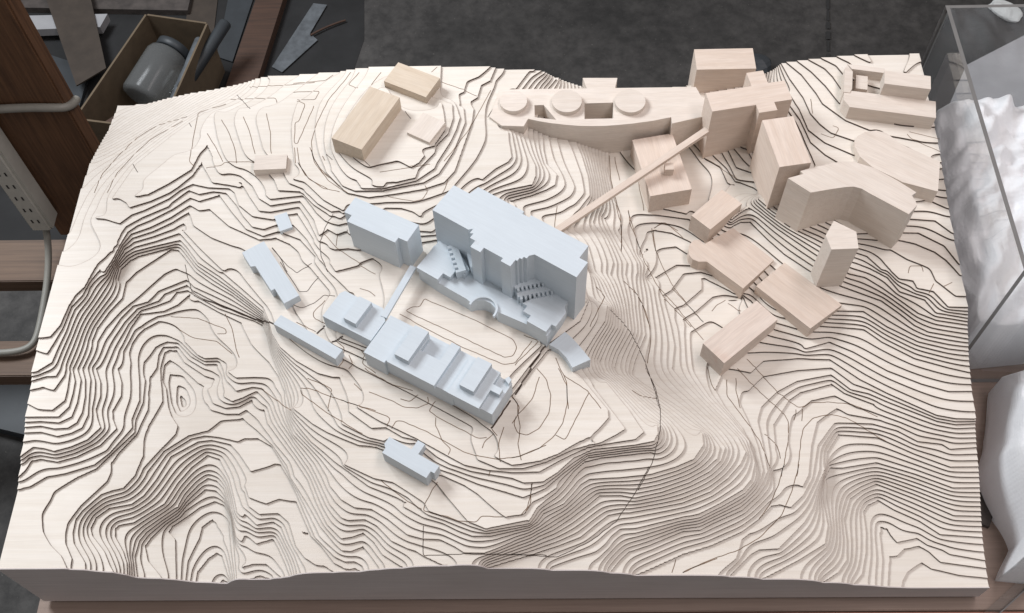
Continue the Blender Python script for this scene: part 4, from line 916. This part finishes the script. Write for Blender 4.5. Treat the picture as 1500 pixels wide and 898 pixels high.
def panel(name, sx, sy, sz, loc):
    V = [(x, y, z) for x in (0, sx) for y in (0, sy) for z in (0, sz)]
    F = [(0, 1, 3, 2), (4, 6, 7, 5), (0, 4, 5, 1), (2, 3, 7, 6), (0, 2, 6, 4), (1, 5, 7, 3)]
    th = min(sx, sy, sz); mi = []
    ax = [0, 0, 1, 1, 2, 2]
    for a in ax: mi.append(0 if (sx, sy, sz)[a] == th else 1)
    o = mesh_obj(name, V, F, [MAT['acrylic'], MAT['acrylic_edge']], mi, ac); o.location = loc; return o
panel('side_panel', .0055, .442, .296, (0, 0, 0.0005))
panel('back_panel', .66, .0055, .296, (.0056, .4365, 0.0005))
panel('front_panel', .66, .0055, .296, (.0056, 0.0, 0.0005))
panel('side_panel', .0055, .442, .296, (.6657, 0, 0.0005))
st = empty('acrylic_strip', (1.262, .016, -.0075)); tag(st, 'loose clear acrylic strip on the table by the front right corner', 'strip')
o = box('strip', -.085, .085, -.006, .006, 0, .006, MAT['acrylic'], st); box('strip_edge', -.085, .085, -.0075, -.0061, 0, .006, MAT['acrylic_edge'], st)
st.rotation_euler = (0, 0, math.radians(37))
gb = quad_slab('grey_board', [(1.30, .752), (1.386, .912), (1.90, 1.215), (1.90, .752)], -.0078, -.003, MAT['greyboard']); tag(gb, 'flat grey board behind the clear case', 'board')
gb2 = quad_slab('grey_sheet', [(1.235, .40), (1.235, .735), (1.87, .735), (1.87, .40)], -.0075, -.005, MAT['greyboard']); tag(gb2, 'flat grey sheet inside the clear case under the plastic wrap', 'sheet')

m, t, b = nt('bubble_wrap'); b.inputs['Base Color'].default_value = (0.96, 0.97, 0.985, 1); b.inputs['Roughness'].default_value = 0.55
b.inputs['Subsurface Weight'].default_value = 0.0
tl = t.nodes.new('ShaderNodeBsdfTranslucent'); tl.inputs[0].default_value = (0.92, 0.94, 0.97, 1); mxs = t.nodes.new('ShaderNodeMixShader'); mxs.inputs[0].default_value = 0.2
o_ = t.nodes['Material Output']; t.links.new(b.outputs[0], mxs.inputs[1]); t.links.new(tl.outputs[0], mxs.inputs[2]); t.links.new(mxs.outputs[0], o_.inputs[0])
vr = t.nodes.new('ShaderNodeTexVoronoi'); vr.inputs['Scale'].default_value = 190; vr.inputs['Randomness'].default_value = 0.15
t.links.new(coords(t, (1, 1, 1)), vr.inputs['Vector']); bp = t.nodes.new('ShaderNodeBump'); bp.inputs['Strength'].default_value = 0.2; bp.inputs['Distance'].default_value = 0.003; bp.invert = True
t.links.new(vr.outputs['Distance'], bp.inputs['Height']); t.links.new(bp.outputs[0], b.inputs['Normal']); MAT['wrap'] = m
def wrap(name, outline, h, seed, zb, label, fold=.36, lip=.3):
    # a billowing, creased sheet of plastic: fan grid inside the outline, sharp folds in several directions
    r = random.Random(seed); c = np.mean(outline, 0); NR = 46; o0 = np.array(outline, float); P_ = []
    for a, b_ in zip(o0, np.roll(o0, -1, 0)):
        for i in range(22): P_.append(a+(b_-a)*i/22)
    P_ = np.array(P_); n = len(P_)
    dirs = [(r.uniform(0, math.pi), r.uniform(3.5, 9), r.uniform(0, 6), 1.0) for _ in range(5)]+[(r.uniform(0, math.pi), r.uniform(11, 34), r.uniform(0, 6), .4) for _ in range(9)]
    tri = lambda v: np.abs(v-np.floor(v)-.5)*2
    V = []
    for k in range(NR+1):
        s = k/NR; q = c+(P_-c)*(1-max(0, s-1/NR)*.985); e = 0.0 if k == 0 else lip+(1-lip)*((1-(1-min(1, s*2.2))**3)*.5+.5*min(1, s*8)**.7); x, y = q[:, 0], q[:, 1]; tot = 0; wt = 0
        for a, f, ph, am in dirs:
            wx = .02*np.sin(y*23+ph*3)+.012*np.sin(x*41+ph); tot = tot+am*tri(((x+wx)*math.cos(a)+(y-wx)*math.sin(a))*f+ph); wt += am
        z = zb+h*e*(1-fold+fold*2.0*(tot/wt-.25))
        jag = .004*(1-s)*np.sin(np.arange(n)*.11+seed)
        V += [(float(X), float(Y), float(Z)) for X, Y, Z in zip(x+jag, y, z)]
    F = [(k*n+i, k*n+(i+1) % n, (k+1)*n+(i+1) % n, (k+1)*n+i) for k in range(NR) for i in range(n)]
    F.append(tuple(range(NR*n, NR*n+n)))
    o = mesh_obj(name, V, F, MAT['wrap'], None, None, True); tag(o, label, 'plastic wrap', 'bundles of white plastic wrap'); return o
wrap('plastic_wrap', [(1.2275, .322), (1.2275, .50), (1.230, .62), (1.256, .700), (1.36, .715), (1.50, .72), (1.75, .70), (1.78, .42), (1.55, .33), (1.36, .335)], .200, 4, -.004, 'billowing white bubble wrap bundle inside the clear case', lip=.72)
wrap('plastic_wrap', [(1.232, .020), (1.252, .06), (1.244, .10), (1.236, .16), (1.254, .215), (1.285, .288), (1.42, .296), (1.60, .26), (1.62, .05), (1.40, .0), (1.28, .015)], .160, 11, -.0075, 'billowing white bubble wrap bundle in front of the clear case, lower right')
fr_ = empty('wood_frame_piece', (1.268, .222, -.0075)); tag(fr_, 'small pale wooden frame piece on the table right of the relief', 'wood piece')
box('long_bar', -.005, .005, -.035, .035, 0, .012, MAT['pale'], fr_); box('short_bar', .0052, .03, -.035, -.026, 0, .010, MAT['pale'], fr_)
fr_.rotation_euler = (0, 0, math.radians(-16))
cd = quad_slab('cardboard_scrap', [(1.214, .10), (1.245, .16), (1.262, .14), (1.235, .09)], -.0074, -.001, MAT['debris']); tag(cd, 'dark cardboard scrap on the table below the small frame piece', 'scrap')
